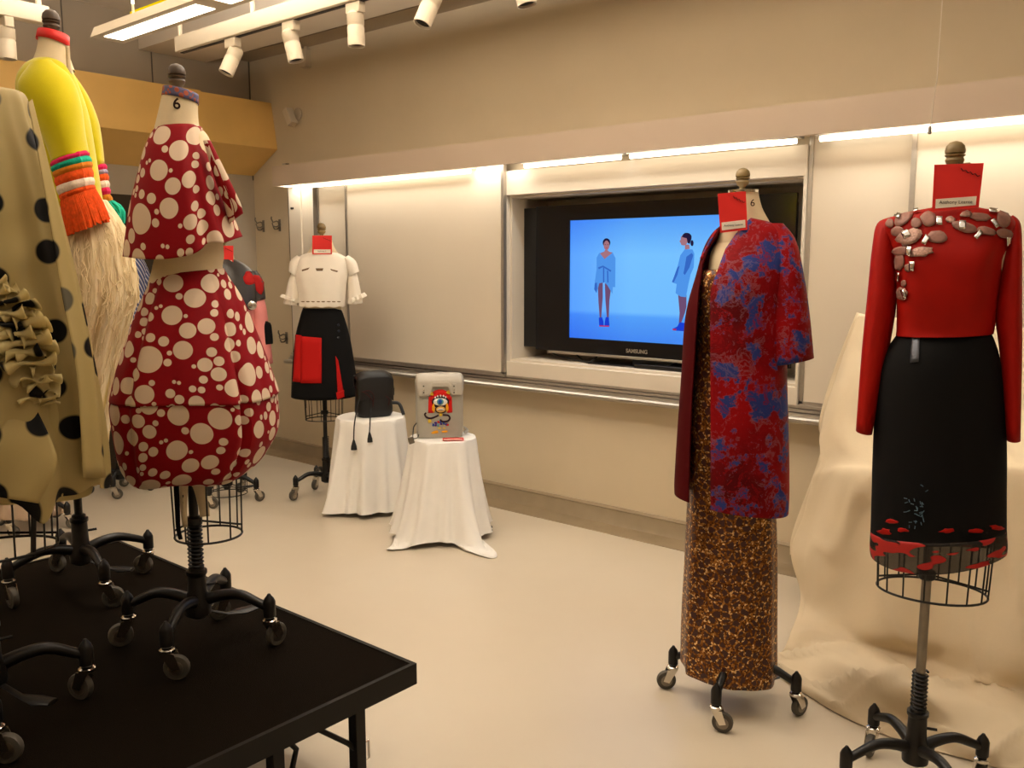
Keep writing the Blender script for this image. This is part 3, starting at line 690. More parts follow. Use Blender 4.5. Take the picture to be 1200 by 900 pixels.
text('brand_lettering', 'SAMSUNG', .030, c, basis((1, 0, 0), (0, 0, 1)), M['alu'], tv, bold=.0008)
# the picture on the screen: two flat figures
def spt(x, y): p = ony(x, y, TY + .006); return p
def scr_poly(pts, name, mat, lift=0):
    mb = MB(); P3 = [ony(x, y, TY + .0065 - lift * .0006) for x, y in pts]
    mb.prism(P3, (0, .0004, 0)); return mb.build(name, mat, scr, smooth=False)
SK, SKD, BL, BLD, HR, SH, RD = (emis(a, b, 1) for a, b in (('pic_skin', '#a5727e'), ('pic_legs', '#6d4d72'), ('pic_dress', '#4f94e8'), ('pic_dress_fold', '#3568c4'), ('pic_hair', '#231a3a'), ('pic_shoe', '#1a3fd0'), ('pic_sole', '#b4274e')))
def zz(pts, ox, oy, s): return [(ox + x / s, oy + y / s) for x, y in pts]
A = (680, 260, 5.627)
def fig(pts, name, mat, lift): return scr_poly(zz(pts, *A), name, mat, lift)
fig([(115, 400), (148, 400), (148, 500), (143, 560), (138, 635), (128, 635), (120, 530)], 'left_leg', SKD, 1)
fig([(162, 405), (205, 420), (192, 520), (188, 630), (175, 630), (166, 520)], 'right_leg', SKD, 1)
fig([(122, 632), (143, 628), (152, 655), (155, 690), (125, 685)], 'shoe', SH, 2); fig([(168, 628), (188, 628), (192, 688), (160, 690), (162, 655)], 'shoe', SH, 2)
fig([(125, 682), (192, 684), (190, 692), (126, 690)], 'sole', RD, 3)
fig([(125, 205), (160, 195), (212, 200), (232, 240), (230, 430), (214, 430), (212, 475), (180, 420), (160, 398), (125, 405), (108, 470), (92, 445), (95, 400), (108, 310), (108, 235)], 'dress', BL, 2)
fig([(130, 208), (160, 245), (212, 203), (190, 196), (178, 185), (163, 185), (158, 196)], 'shoulders', SK, 3)
fig([(118, 300), (150, 288), (205, 320), (200, 330), (150, 298), (122, 312)], 'knot_fold', BLD, 3)
fig([(150, 300), (158, 300), (158, 400), (150, 402)], 'knot_fold', BLD, 3); fig([(176, 320), (184, 325), (186, 400), (178, 400)], 'knot_fold', BLD, 3)
fig([(96, 405), (110, 400), (112, 440), (106, 468), (92, 445)], 'knot_fold', BLD, 3)
ell = lambda cx, cy, rx, ry, n=18: [(cx + rx * math.cos(2 * PI * k / n), cy + ry * math.sin(2 * PI * k / n)) for k in range(n)]
fig(ell(173, 138, 25, 30), 'hair', HR, 3); fig(ell(173, 155, 19, 32), 'face', SK, 4)
fig([(154, 140), (173, 118), (192, 140), (190, 122), (173, 110), (156, 122)], 'hairline', HR, 5)
for ex in (165, 181): fig(ell(ex, 150, 4, 2, 8), 'eye', HR, 5)
fig(ell(173, 172, 6, 2.5, 8), 'mouth', RD, 5)
fig([(645, 480), (700, 480), (700, 560), (690, 600), (660, 680), (648, 690), (655, 600)], 'leg', SKD, 1)
fig([(606, 706), (640, 690), (655, 662), (700, 668), (700, 722), (612, 716)], 'shoe', SH, 2); fig([(608, 704), (635, 706), (630, 716), (610, 714)], 'sole', RD, 3)
fig([(690, 180), (740, 182), (752, 210), (748, 300), (728, 345), (715, 400), (696, 497), (660, 492), (628, 470), (636, 410), (602, 398), (625, 350), (640, 300), (660, 220)], 'dress', BL, 2)
fig([(700, 230), (735, 205), (745, 220), (720, 300), (690, 350), (680, 340), (690, 290)], 'sleeve_fold', BLD, 3); fig([(640, 300), (655, 290), (640, 350), (616, 400), (606, 395)], 'sleeve_fold', BLD, 3)
fig([(690, 150), (718, 150), (722, 178), (690, 182)], 'neck', SK, 3)
fig([(664, 100), (676, 85), (705, 90), (712, 120), (700, 148), (682, 156), (666, 152), (662, 140), (654, 128), (662, 118)], 'face', SK, 4)
fig(ell(702, 100, 32, 28), 'hair', HR, 3); fig([(668, 98), (690, 72), (720, 80), (734, 110), (722, 145), (708, 140), (702, 108), (684, 104)], 'hair', HR, 5)
fig(ell(737, 140, 10, 20), 'ponytail', HR, 4)
# cables in the niche
def cable(pts, lab, r=.004):
    P3 = [Vector(p) for p in pts]; P3 = [Vector(q) for q in smoothlist([tuple(p) for p in P3], 6)]
    o = MB().tube(P3, r, 8).build('cable', M['black'], None, origin=P3[0]); return setp(o, lab, 'cable', 'cables under the television')
zf = nz0 + .006
def nf(x, y, Y): p = ony(x, y, Y); return (p.x, p.y, max(p.z, zf))
cable([nf(640, 409, YB + .1), nf(655, 417, YB + .07), nf(690, 425, YB + .05), nf(712, 430, YB + .06)], 'long thin black cable hanging below the left end of the television')
cable([nf(675, 415, YB + .09), nf(688, 425, YB + .04), nf(700, 418, YB + .08)], 'black cable looping under the left part of the television')
cable([nf(760, 433, YB + .04), nf(775, 432, YB + .05), nf(795, 424, YB + .1)], 'grey plugged cable lying on the niche sill under the screen centre', .006)
box('media_box', (ony(752, 430, YB + .1).x, YB + .02, nz0), (ony(752, 430, YB + .1).x + .5, YB + .2, nz0 + .035), M['black'], bevel=.004)
setp(bpy.data.objects['media_box'], 'low black media box on the niche sill under the television', 'box')

# ------------------------------------------------------------------ platform
PZ = .40
pf = thing('stage_platform', (-2.4, .6, 0), 'low black carpeted stage platform on folding metal legs', 'platform')
px0, px1, py0, py1 = -3.27, -1.628, -1.0, 1.54
box('deck', (px0 + .012, py0 + .012, PZ - .045), (px1 - .012, py1 - .012, PZ), M['platform'], pf)
rim = MB()
for lo, hi in (((px0, py0, PZ - .055), (px1, py0 + .012, PZ + .003)), ((px0, py1 - .012, PZ - .055), (px1, py1, PZ + .003)), ((px0, py0 + .012, PZ - .055), (px0 + .012, py1 - .012, PZ + .003)), ((px1 - .012, py0 + .012, PZ - .055), (px1, py1 - .012, PZ + .003))):
    rim.box(lo, hi)
rim.build('rim', M['platform_rim'], pf, smooth=False)
def pleg(x, y):
    MB().box((x - .016, y - .016, .03), (x + .016, y + .016, PZ - .05)).build('leg', M['platform_rim'], pf, bevel=.002)
    MB().lathe((x, y, 0), [(.022, 0), (.022, .02), (.012, .032)], 12).build('foot', M['rubber'], pf)
l1 = onx(418, 835, px1 - .06); l2 = onx(322, 877, px1 - .06)
for x in (px1 - .06, px0 + .06):
    for y in (l1.y, .0, -.8): pleg(x, y)
    pleg(x, l2.y)
ya, yb_ = l2.y, l1.y
xx = px1 - .06
MB().tube([(xx, ya + .06, .345), (xx, ya + .115, .36), (xx, ya + .13, .31), (xx, yb_ - .03, .235), (xx, yb_, .20)], .007, 8).build('brace', M['platform_rim'], pf)
MB().tube([(xx, ya + .02, .345), (xx, ya + .06, .29), (xx, ya + .045, .24), (xx, ya + .0, .14)], .007, 8).build('brace', M['platform_rim'], pf)
MB().box((xx - .012, ya, .335), (xx + .012, yb_, .348)).build('cross_bar', M['platform_rim'], pf)
MB().tube([(xx - .02, yb_ + .03, .15), (xx - .02, yb_ + .055, .15), (xx - .02, yb_ + .055, .20), (xx - .02, yb_ + .015, .20)], .003, 6).build('latch_pin', M['chrome'], pf)

# ================================================================== DRESS FORMS
def bow(th, c, w):
    d = (th - c + PI) % (2 * PI) - PI; return math.exp(-(d / w) ** 2)
class Man:
    """a dress form: base on the floor or platform, u = sideways (camera right), w = towards the camera"""
    def __init__(s, x, y, z=0.0):
        s.b = Vector((x, y, z)); d = Vector((x, y, 0)).normalized()
        s.U = Vector((-d.y, d.x, 0)) * -1; s.Wd = -d
    def P(s, u, w, z): return s.b + s.U * u + s.Wd * w + Vector((0, 0, z - s.b.z))
    def px(s, x, y, dw=0.0):
        n = s.Wd; p0 = s.b + n * dw; d = ray(x, y); t = (p0 - CP).dot(n) / d.dot(n); q = CP + d * t
        return (q - s.b).dot(s.U), q.z
    def rings(s, rows):
        """rows of (y_left, y_right, x_left, x_right, half depth[, w offset]) in photo points"""
        out = []
        for r in rows:
            yl, yr, xl, xr, dep = r[:5]; cw = r[5] if len(r) > 5 else 0
            ul, zl = s.px(xl, yl); ur, zr = s.px(xr, yr)
            out.append((zl, zr, (ul + ur) / 2, cw, (ur - ul) / 2, dep))
        return out
    def loft(s, rows, **k): return loft(s.P, s.rings(rows), **k)

def stand(m, lab, hub_top, pole_top, leg_ang, legr=.20, cage=None, finial=None, form=None, spring=None, polemat='iron', collar=True, finmat='wood', neck=None, card=None, tape=None, size=None, form_cap=True):
    """m: Man; heights in metres above the form's own floor z"""
    b = m.b; z0 = b.z
    t = thing('dress_form', tuple(b), lab, 'dress form')
    V = lambda u, w, z: m.P(u, w, z0 + z)
    # hub
    MB().lathe(b + Vector((0, 0, .085)), [(.018, 0), (.034, .01), (.036, .05), (.026, .075), (.024, hub_top - .10), (.028, hub_top - .095), (.028, hub_top - .085), (.018, hub_top - .083)], 20).build('hub', M['iron'], t)
    for k in range(4):
        a = leg_ang + k * PI / 2; dr = Vector((math.cos(a), math.sin(a), 0)); r = legr
        pts = [b + dr * .018 + Vector((0, 0, .135)), b + dr * .07 + Vector((0, 0, .150)), b + dr * .12 + Vector((0, 0, .152)), b + dr * (r - .035) + Vector((0, 0, .132)), b + dr * (r - .004) + Vector((0, 0, .116))]
        pts = [Vector(q) for q in smoothlist([tuple(p) for p in pts], 4)]
        mb = MB().tube(pts, [.017 - .006 * i / (len(pts) - 1) for i in range(len(pts))], 10)
        mb.lathe(b + dr * r + Vector((0, 0, .088)), [(.013, 0), (.017, .004), (.017, .045), (.013, .055), (.006, .064), (.004, .068)], 14)
        leg = mb.build('leg', M['iron'], t)
        c = b + dr * r; ca = a + [1.1, 2.3, .5, 1.7][k]; cd = Vector((math.cos(ca), math.sin(ca), 0)); cs = Vector((-cd.y, cd.x, 0))
        wc = c + cd * .022 + Vector((0, 0, .033))
        fm = MB(); fm.lathe(c + Vector((0, 0, .072)), [(.014, 0), (.020, .003), (.020, .010), (.012, .016)], 16)
        for sg in (-1, 1):
            fm.prism([c + cs * sg * .0135 + cd * -.014 + Vector((0, 0, .074)), c + cs * sg * .0135 + cd * .02 + Vector((0, 0, .074)), wc + cs * sg * .0135 + cd * .012, wc + cs * sg * .0135 + cd * -.008 + Vector((0, 0, -.006))], cs * sg * .002)
        fm.build('caster_fork', M['chrome'], leg, smooth=True)
        MB().lathe(wc - cs * .011, [(.022, 0), (.031, .002), (.033, .006), (.033, .016), (.031, .020), (.022, .022)], 22, cs).build('caster_wheel', M['rubber'], leg)
        MB().lathe(wc - cs * .0125, [(.010, 0), (.020, .0015), (.020, .0235), (.010, .025)], 14, cs).build('caster_hub', M['steel'], leg)
    # foot pedal
    pa = leg_ang + .75; pd = Vector((math.cos(pa), math.sin(pa), 0))
    MB().tube([b + pd * .02 + Vector((0, 0, .10)), b + pd * .08 + Vector((0, 0, .075)), b + pd * .13 + Vector((0, 0, .07)), b + pd * .17 + Vector((0, 0, .072))], [.008, .009, .022, .016], 10, flat=.35).build('foot_pedal', M['iron'], t)
    # pole
    MB().tube([V(0, 0, hub_top - .03), V(0, 0, pole_top)], .0125, 14).build('pole', M[polemat], t)
    if collar: MB().lathe(V(0, 0, hub_top - .02), [(.018, 0), (.021, .004), (.021, .03), (.015, .034)], 16).build('screw_collar', M['iron'], t)
    MB().tube([V(.015, 0, hub_top - .045), V(.05, 0, hub_top - .043)], .004, 8).build('thumb_screw', M['iron'], t)
    if spring:
        s0, s1 = spring; n = int((s1 - s0) / .0105); pts = []
        for i in range(n * 10 + 1):
            a = 2 * PI * i / 10; pts.append(V(math.cos(a) * .0185, math.sin(a) * .0185, s0 + (s1 - s0) * i / (n * 10)))
        MB().tube(pts, .0036, 5).build('spring', M['iron'], t)
    if cage:
        cx, zb, ru, rw, ztop, n = cage      # bottom ring centre u, z; wires run up into the body
        mb = MB()
        mb.tube([m.P(cx + ru * math.cos(2 * PI * k / 40), rw * math.sin(2 * PI * k / 40), zb) for k in range(40)], .0032, 6, closed=True)
        for k in range(n):
            a = 2 * PI * (k + .3) / n; mb.tube([m.P(cx + ru * math.cos(a), rw * math.sin(a), zb), m.P(cx + ru * 1.06 * math.cos(a), rw * 1.06 * math.sin(a), ztop)], .0024, 5)
        mb.tube([m.P(cx - ru, 0, zb + .02), m.P(0, 0, zb + .045), m.P(cx + ru, 0, zb + .02)], .003, 5)
        mb.lathe(m.P(0, 0, zb + .03), [(.018, 0), (.022, .004), (.022, .022), (.016, .026)], 14)
        mb.build('wire_cage', M['iron'], t)
    if form:
        rows = [r for r in form]
        loft(m.P, rows, per=6, cols=48, capt=True, capb=True).build('torso', M['linen'], t)
    if finial:
        fx, fyb, fyt = finial; u, zb = m.px(fx, fyb); _, ztp = m.px(fx, fyt); h = ztp - zb
        MB().lathe(m.P(u, 0, zb - .01), [(a_ * h, b_ * h) for a_, b_ in ((.17, 0), (.19, .12), (.14, .2), (.16, .28), (.27, .38), (.31, .48), (.27, .56), (.25, .58), (.32, .62), (.33, .66), (.26, .69), (.32, .72), (.33, .80), (.29, .96), (.19, 1.07), (.05, 1.12))], 20).build('finial', M[finmat], t)
    return t
def neckform(m, rows_px, t, name='neck', mat='linen'):
    return m.loft(rows_px, per=4, cols=40, capt=True).build(name, M[mat], t)
def card(m, quad, lab, dw=.10, split=.74, txt=None, group='red name cards on the dress forms'):
    """a folded red card with a white name panel, hung at the neck"""
    pts = [m.P(*((lambda a: (a[0], dw, a[1]))(m.px(x, y, dw)))) for x, y in quad]   # tl, tr, br, bl
    tl, tr, br, bl = pts; n = (tr - tl).cross(bl - tl).normalized()
    if n.dot(m.Wd) < 0: n = -n
    c = sum(pts, Vector()) / 4
    t = thing('name_card', tuple(c), lab, 'card', group)
    MB().prism([tl, tr, br, bl], -n * .003).build('card_body', M['card'], t, smooth=False)
    def q(s, v): return (tl * (1 - s) + tr * s) * (1 - v) + (bl * (1 - s) + br * s) * v + n * .0012
    MB().prism([q(.07, split), q(.93, split), q(.93, .94), q(.07, .94)], -n * .001).build('name_panel', M['card_white'], t, smooth=False)
    x = (tr - tl).normalized(); y = (tl - bl).normalized(); w = (tr - tl).length
    if txt: text('handwriting', txt, w * .105, q(.5, (split + .94) / 2) + n * .0008, basis(x, y), M['ink'], t, extrude=.0002)
    pp = [q(.55 + .05 * k, .10 + .022 * k + (.04 if k % 2 else 0)) + n * .001 for k in range(9)]
    MB().tube(pp, .0011, 5).build('thread_squiggle', M['ink'], t)
    # elastic that holds it round the neck
    top = (tl + tr) / 2
    MB().tube([top - n * .002, top - n * .06 + Vector((0, 0, .01))], .0012, 5).build('cord', M['ink'], t)
    return t
def garm(o, lab, cat, group=None): return setp(o, lab, cat, group)

# ---------------------------------------------------------------- RIGHT: red sweater, black skirt
mr = Man(-.617, 2.46)
zc = lambda m, x, y: m.px(x, y)
u0, zcage = mr.px(1091, 692)
_, zsp1 = mr.px(1078, 786); _, zsp0 = mr.px(1075, 832)
fm = stand(mr, 'dress form in red sweater and black skirt with visible steel pole at the right', .24, 1.2, R(49), legr=.205, cage=(u0, zcage, .135, .10, zcage + .2, 16), finial=(1118, 200, 165), spring=(.23, zsp1), polemat='steel',
           form=mr.rings([(268, 268, 1055, 1180, .07), (285, 285, 1048, 1182, .085), (320, 320, 1054, 1174, .10), (385, 385, 1060, 1162, .08), (450, 450, 1040, 1168, .10), (560, 560, 1036, 1168, .11)]))
neckform(mr, [(203, 203, 1105, 1134, .04), (225, 225, 1103, 1138, .045), (245, 245, 1098, 1145, .05), (270, 270, 1070, 1168, .06)], fm)
MB().tube([mr.P(mr.px(1118, 200)[0] + .02, .01, mr.px(1118, 200)[1] + .012), mr.P(mr.px(1118, 200)[0] + .034, .02, mr.px(1118, 200)[1] + .012)], .005, 8).build('set_screw', M['wood'], fm)
def fold(n, amp, ph=0, t0=0.0, p=1.0):
    return lambda th, t, z: (1 + amp * max(0, (t - t0) / (1 - t0)) ** p * math.cos(n * th + ph + 1.3 * math.sin(th * 2 + ph)), 0)
sw = thing('red_sweater', tuple(mr.P(0, 0, 1.3)), 'red silk long-sleeved cropped top with rose and silver appliques on the shoulders', 'sweater')
sb = mr.loft([(243, 243, 1095, 1146, .05), (247, 247, 1072, 1166, .065), (253, 253, 1048, 1184, .078), (264, 264, 1036, 1190, .09), (282, 282, 1042, 1184, .105), (305, 305, 1048, 1176, .118), (345, 345, 1050, 1170, .122), (380, 380, 1050, 1166, .112), (393, 391, 1049, 1164, .110)], per=6, cols=80,
            mod=lambda th, t, z: (1 + .012 * math.sin(5 * th) * t + .10 * math.exp(-((t - .62) / .13) ** 2) * (bow(th, .55, .32) + bow(th, -.55, .32)) - .04 * math.exp(-((t - .9) / .1) ** 2) * bow(th, 0, .9), 0)).build('bodice', M['redcloth'], sw, solid=.003)
def sleeve(m, pts, name, mat, parent, n=26, solid=.003, power=1.0, mod=None, per=5, cap=False):
    """pts: (xl, yl, xr, yr, half depth, w)"""
    rows = []
    for xl, yl, xr, yr, d, w in pts:
        ul, zl = m.px(xl, yl, w); ur, zr = m.px(xr, yr, w); rows.append((ul, zl, ur, zr, d, w))
    rows = smoothlist(rows, per); vs = []; uvv = []; L = 0; pc = None
    for i, (ul, zl, ur, zr, d, w) in enumerate(rows):
        c = Vector(((ul + ur) / 2, (zl + zr) / 2)); h = Vector(((ur - ul) / 2, (zr - zl) / 2))
        if pc is not None: L += (c - pc).length
        pc = c
        for j in range(n):
            a = 2 * PI * j / n; k = mod(a, i / (len(rows) - 1)) if mod else 1
            vs.append(m.P(c.x + h.x * math.sin(a) * k, w + d * math.cos(a) * k, c.y + h.y * math.sin(a) * k)); uvv.append((a * (h.length + d) / 2, L))
    fs = []; uvs = []
    for i in range(len(rows) - 1):
        for j in range(n):
            q = (i * n + j, i * n + (j + 1) % n, (i + 1) * n + (j + 1) % n, (i + 1) * n + j); fs.append(q)
            uvs.append([(uvv[v][0] + (2 * PI * d if (j == n - 1 and v % n == 0) else 0), uvv[v][1]) for v in q])
    if cap: fs.append(tuple(range(n))); uvs.append([uvv[k] for k in range(n)])
    return MB().add(vs, fs, uvs).build(name, mat, parent, solid=solid)
sleeve(mr, [(1045, 254, 1062, 264, .028, -.02), (1028, 262, 1055, 290, .040, -.02), (1022, 290, 1052, 320, .046, -.01), (1017, 340, 1050, 362, .050, .0), (1010, 410, 1040, 420, .045, .01), (1003, 504, 1022, 509, .036, .03)], 'sleeve', M['redcloth'], sw, cap=True)
sleeve(mr, [(1172, 262, 1187, 252, .028, -.02), (1173, 290, 1196, 262, .040, -.02), (1172, 320, 1198, 292, .046, -.01), (1166, 365, 1198, 345, .050, .0), (1172, 420, 1198, 410, .045, .01), (1180, 516, 1196, 516, .036, .03)], 'sleeve', M['redcloth'], sw, cap=True)
# appliques placed on the cloth (crop coordinates of the shoulder close-up, 6.43 times)
tree = bvh(sb)
k_ = 6.43
def ap(x, y): return (1030 + x / k_, 220 + y / k_)
roses = [(190, 230, 75, 38, -.75, 0), (90, 270, 26, 26, 0, 0), (285, 272, 34, 34, 0, 0), (375, 240, 55, 48, .2, 0), (150, 330, 42, 34, 0, 0), (235, 370, 85, 48, -.45, 1), (440, 375, 66, 42, .05, 0), (170, 475, 55, 30, -.1, 0), (325, 487, 75, 32, -.15, 1),
         (160, 560, 34, 55, .1, 0), (235, 600, 30, 26, 0, 1), (185, 795, 36, 42, .3, 1), (540, 245, 32, 22, 0, 1), (640, 300, 88, 34, .25, 0), (655, 205, 40, 18, -.2, 1), (760, 225, 70, 26, .1, 0), (930, 240, 44, 56, -.2, 0), (800, 330, 66, 26, .2, 0), (940, 345, 55, 32, .2, 0), (150, 180, 60, 14, -.5, 1), (870, 160, 80, 22, .5, 0), (195, 720, 16, 24, 0, 0)]
for i, (x, y, rx, ry, rot, kind) in enumerate(roses):
    X, Y = ap(x, y); blob(tree, X, Y, 1.12 * rx / k_, 1.15 * ry / k_, rot, 'applique', M['rose_light'] if kind else M['rose'], sw, off=.004 + .001 * (i % 3), irr=.18 if kind else .08, seed=i)
silv = [(150, 215, 20, 24, .2), (280, 172, 18, 22, -.3), (458, 258, 22, 32, 0), (215, 352, 26, 28, -.5), (355, 402, 18, 38, .5), (237, 480, 18, 34, .15), (262, 590, 16, 36, 0), (158, 672, 14, 36, .15), (205, 800, 12, 36, -.3), (626, 290, 24, 34, 0), (853, 182, 32, 18, .1), (862, 275, 16, 34, -.6), (742, 362, 16, 36, .65), (957, 405, 16, 34, 0)]
for i, (x, y, rx, ry, rot) in enumerate(silv):
    c, s = math.cos(rot), math.sin(rot); q = []
    for a, b in ((-rx, -ry), (rx, -ry * .92), (rx * .9, ry), (-rx, ry * .95)): q.append(ap(x + a * c - b * s, y + a * s + b * c))
    decal(tree, q, 'silver_plate', M['silver'], sw, off=.009, n=3, m=3, thick=.0015)
sk = thing('black_skirt', tuple(mr.P(0, 0, 1.0)), 'black pencil skirt with sheer red-patterned hem under the red sweater', 'skirt')
skb = mr.loft([(384, 384, 1060, 1156, .085), (396, 395, 1048, 1164, .100), (420, 420, 1034, 1172, .118), (455, 455, 1027, 1177, .125), (520, 520, 1023, 1180, .125), (590, 590, 1021, 1180, .125), (625, 625, 1020, 1180, .126)], per=6, cols=80, mod=fold(3, .01)).build('skirt_body', M['blackcloth'], sk, solid=.003)
hemmat = M['hem']
mr.loft([(621, 621, 1020, 1180, .1275), (640, 640, 1019, 1181, .128), (652, 652, 1020, 1180, .129)], per=4, cols=80, mod=lambda th, t, z: (1, -.010 * t * math.cos(2 * th + .4) * t)).build('sheer_hem', hemmat, sk, solid=.001)
tree = bvh(skb)
decal(tree, [(1069, 396), (1078, 394), (1077, 424), (1067, 425)], 'silver_fastening', simple('grey_sequin', '#5d6068', .3, .7, bump=.8, bscale=300), sk, n=3, m=6)
rnd = random.Random(3); seq = MB()
seqm = simple('blue_sequins', '#5f7f9c', .25, .8)
for i in range(30):
    X = 1061 + rnd.random() * 22 + (6 if rnd.random() < .3 else 0); Y = 568 + rnd.random() * 50; a = rnd.random() * PI; h = hit(tree, X, Y)
    if not h: continue
    d = mr.U * math.cos(a) + Vector((0, 0, math.sin(a))); e = h[1].cross(d)
    seq.obox(h[0] + h[1] * .003, d * .004, e * .0011, h[1] * .001)
so = seq.build('sequin_patch', seqm, sk, smooth=False); so['kind'] = 'stuff'
for i, (x, y, rx, ry, rot) in enumerate([(1045, 611, 7, 2.5, .1), (1037, 623, 8, 3.5, .1), (1058, 621, 6, 2.5, .1), (1110, 622, 9, 2.5, -.1), (1145, 622, 9, 3, 0), (1168, 618, 8, 2.5, .1)]):
    blob(tree, x, y, rx, ry, rot, 'red_motif', M['redcloth'], sk, off=.002, irr=.3, seed=i, thick=.001)
card(mr, [(1095, 193), (1153, 191), (1147, 243), (1092, 248)], 'largest red name card, on the neck above the red sweater', dw=.09, txt='Anthony Leante')

# ---------------------------------------------------------------- MIDDLE: brocade coat over gold sequin dress
mm = Man(-1.234, 2.607)
fm = stand(mm, 'dress form in brocade coat and gold dress, three casters in view', .24, 1.2, R(12), legr=.205, finial=(870, 222, 196), form=mm.rings([(282, 282, 842, 915, .05), (300, 300, 832, 918, .08), (350, 350, 828, 912, .10), (420, 420, 826, 900, .085), (520, 520, 815, 915, .11)]))
neckform(mm, [(226, 222, 856, 888, .04), (245, 243, 852, 893, .045), (262, 262, 848, 903, .05), (288, 288, 838, 915, .055)], fm)
MB().lathe(mm.P(mm.px(871, 224)[0], 0, mm.px(871, 226)[1]), [(.046, 0), (.046, .008), (.02, .010)], 24).build('neck_cap', M['chrome'], fm)
u, z = mm.px(882, 238, .05); text('size_stamp', '6', .03, mm.P(u, .052, z), basis(mm.U, (0, 0, 1)), M['ink'], fm)
gd = mm.loft([(316, 316, 822, 912, .10), (330, 330, 817, 914, .112), (360, 360, 817, 912, .115), (420, 420, 816, 896, .09), (480, 480, 809, 902, .115), (560, 560, 806, 908, .125), (650, 650, 802, 911, .125), (720, 720, 798, 911, .125), (770, 790, 797, 911, .125)], per=6, cols=110,
             mod=lambda th, t, z: (1 + .018 * t * math.cos(7 * th) + .01 * t * math.sin(13 * th + 1), -.022 * t * t * (1 if -1.0 < th < 1.3 else .2 + 0 * th)))
gdo = gd.build('sequin_dress', M['sequin'], None, origin=mm.P(0, 0, .3), solid=.003)
garm(gdo, 'long strapless gold and oxblood sequin lace dress under the coat', 'dress')
ct = thing('brocade_coat', tuple(mm.P(0, 0, 1.0)), 'red and blue brocade open coat with elbow-length sleeves', 'coat')
# coat rings (outline) and the front opening edges in photo x
crows = [(256, 256, 856, 892, .05), (263, 263, 846, 908, .065), (274, 274, 834, 924, .08), (292, 292, 824, 930, .10), (320, 320, 816, 928, .128), (370, 370, 803, 922, .14), (440, 440, 798, 923, .145), (510, 510, 793, 925, .148), (560, 570, 790, 926, .15), (576, 601, 790, 925, .15)]
edges = [(256, 846, 880), (263, 843, 872), (275, 840, 862), (292, 829, 850), (310, 822, 843), (339, 818, 832), (380, 815, 832), (480, 809, 833), (568, 806, 833), (610, 806, 833)]
def coat_part(side):
    rr = smoothlist(mm.rings(crows), 7); vs = []; uvv = []; nc = 64
    for i, (zl, zr, cu, cw, ru, rw) in enumerate(rr):
        yy = smoothlist(crows, 7)[i]; y = (yy[0] + yy[1]) / 2
        for k in range(len(edges) - 1):
            if edges[k][0] <= y <= edges[k + 1][0]: break
        f = min(max((y - edges[k][0]) / (edges[k + 1][0] - edges[k][0]), 0), 1)
        xl = edges[k][1] + (edges[k + 1][1] - edges[k][1]) * f; xr = edges[k][2] + (edges[k + 1][2] - edges[k][2]) * f
        def th_of(x):
            u = mm.px(x, y, rw * .85)[0]; return math.asin(max(-.985, min(.985, (u - cu) / ru)))
        thl, thr = th_of(xl), th_of(xr)
        a, b = (thr, 2 * PI - PI * .55) if side == 'main' else (-PI * .58, thl)
        for j in range(nc + 1):
            th = a + (b - a) * j / nc; kk = 1 + .012 * math.sin(6 * th + 2) * i / len(rr)
            z = (zl + zr) / 2 + (zr - zl) / 2 * math.sin(th)
            vs.append(mm.P(cu + math.sin(th) * ru * kk, cw + math.cos(th) * rw * kk, z)); uvv.append((th * .15, z))
    fs = []; uvs = []
    for i in range(len(rr) - 1):
        for j in range(nc):
            q = (i * (nc + 1) + j, i * (nc + 1) + j + 1, (i + 1) * (nc + 1) + j + 1, (i + 1) * (nc + 1) + j); fs.append(q); uvs.append([uvv[k] for k in q])
    return MB().add(vs, fs, uvs)
cb = coat_part('main').build('coat_body', M['brocade'], ct, solid=.005)
lf = coat_part('left').build('front_facing', M['maroon'], ct, solid=.005); lf['label'] = 'plain maroon turned front edge'
# patterned shoulder part above the facing
tr_ = bvh(lf)
decal(tr_, [(843, 262), (858, 262), (828, 306), (821, 303)], 'shoulder_panel', M['brocade'], ct, off=.003, n=6, m=10)
sleeve(mm, [(896, 262, 918, 262, .035, .0), (893, 282, 932, 280, .055, .01), (893, 320, 940, 310, .066, .02), (896, 370, 948, 360, .070, .03), (899, 428, 954, 419, .072, .035)], 'sleeve', M['brocade'], ct, n=36, cap=True)
sleeve(mm, [(838, 272, 852, 268, .03, -.04), (828, 290, 850, 300, .045, -.06), (822, 330, 848, 335, .05, -.07), (822, 410, 850, 410, .05, -.08)], 'sleeve', M['brocade'], ct, n=24, cap=True)
card(mm, [(841, 227), (874, 224), (876, 269), (844, 273)], 'red name card tied to the neck above the brocade coat', dw=.085, txt='Anthony Leante')

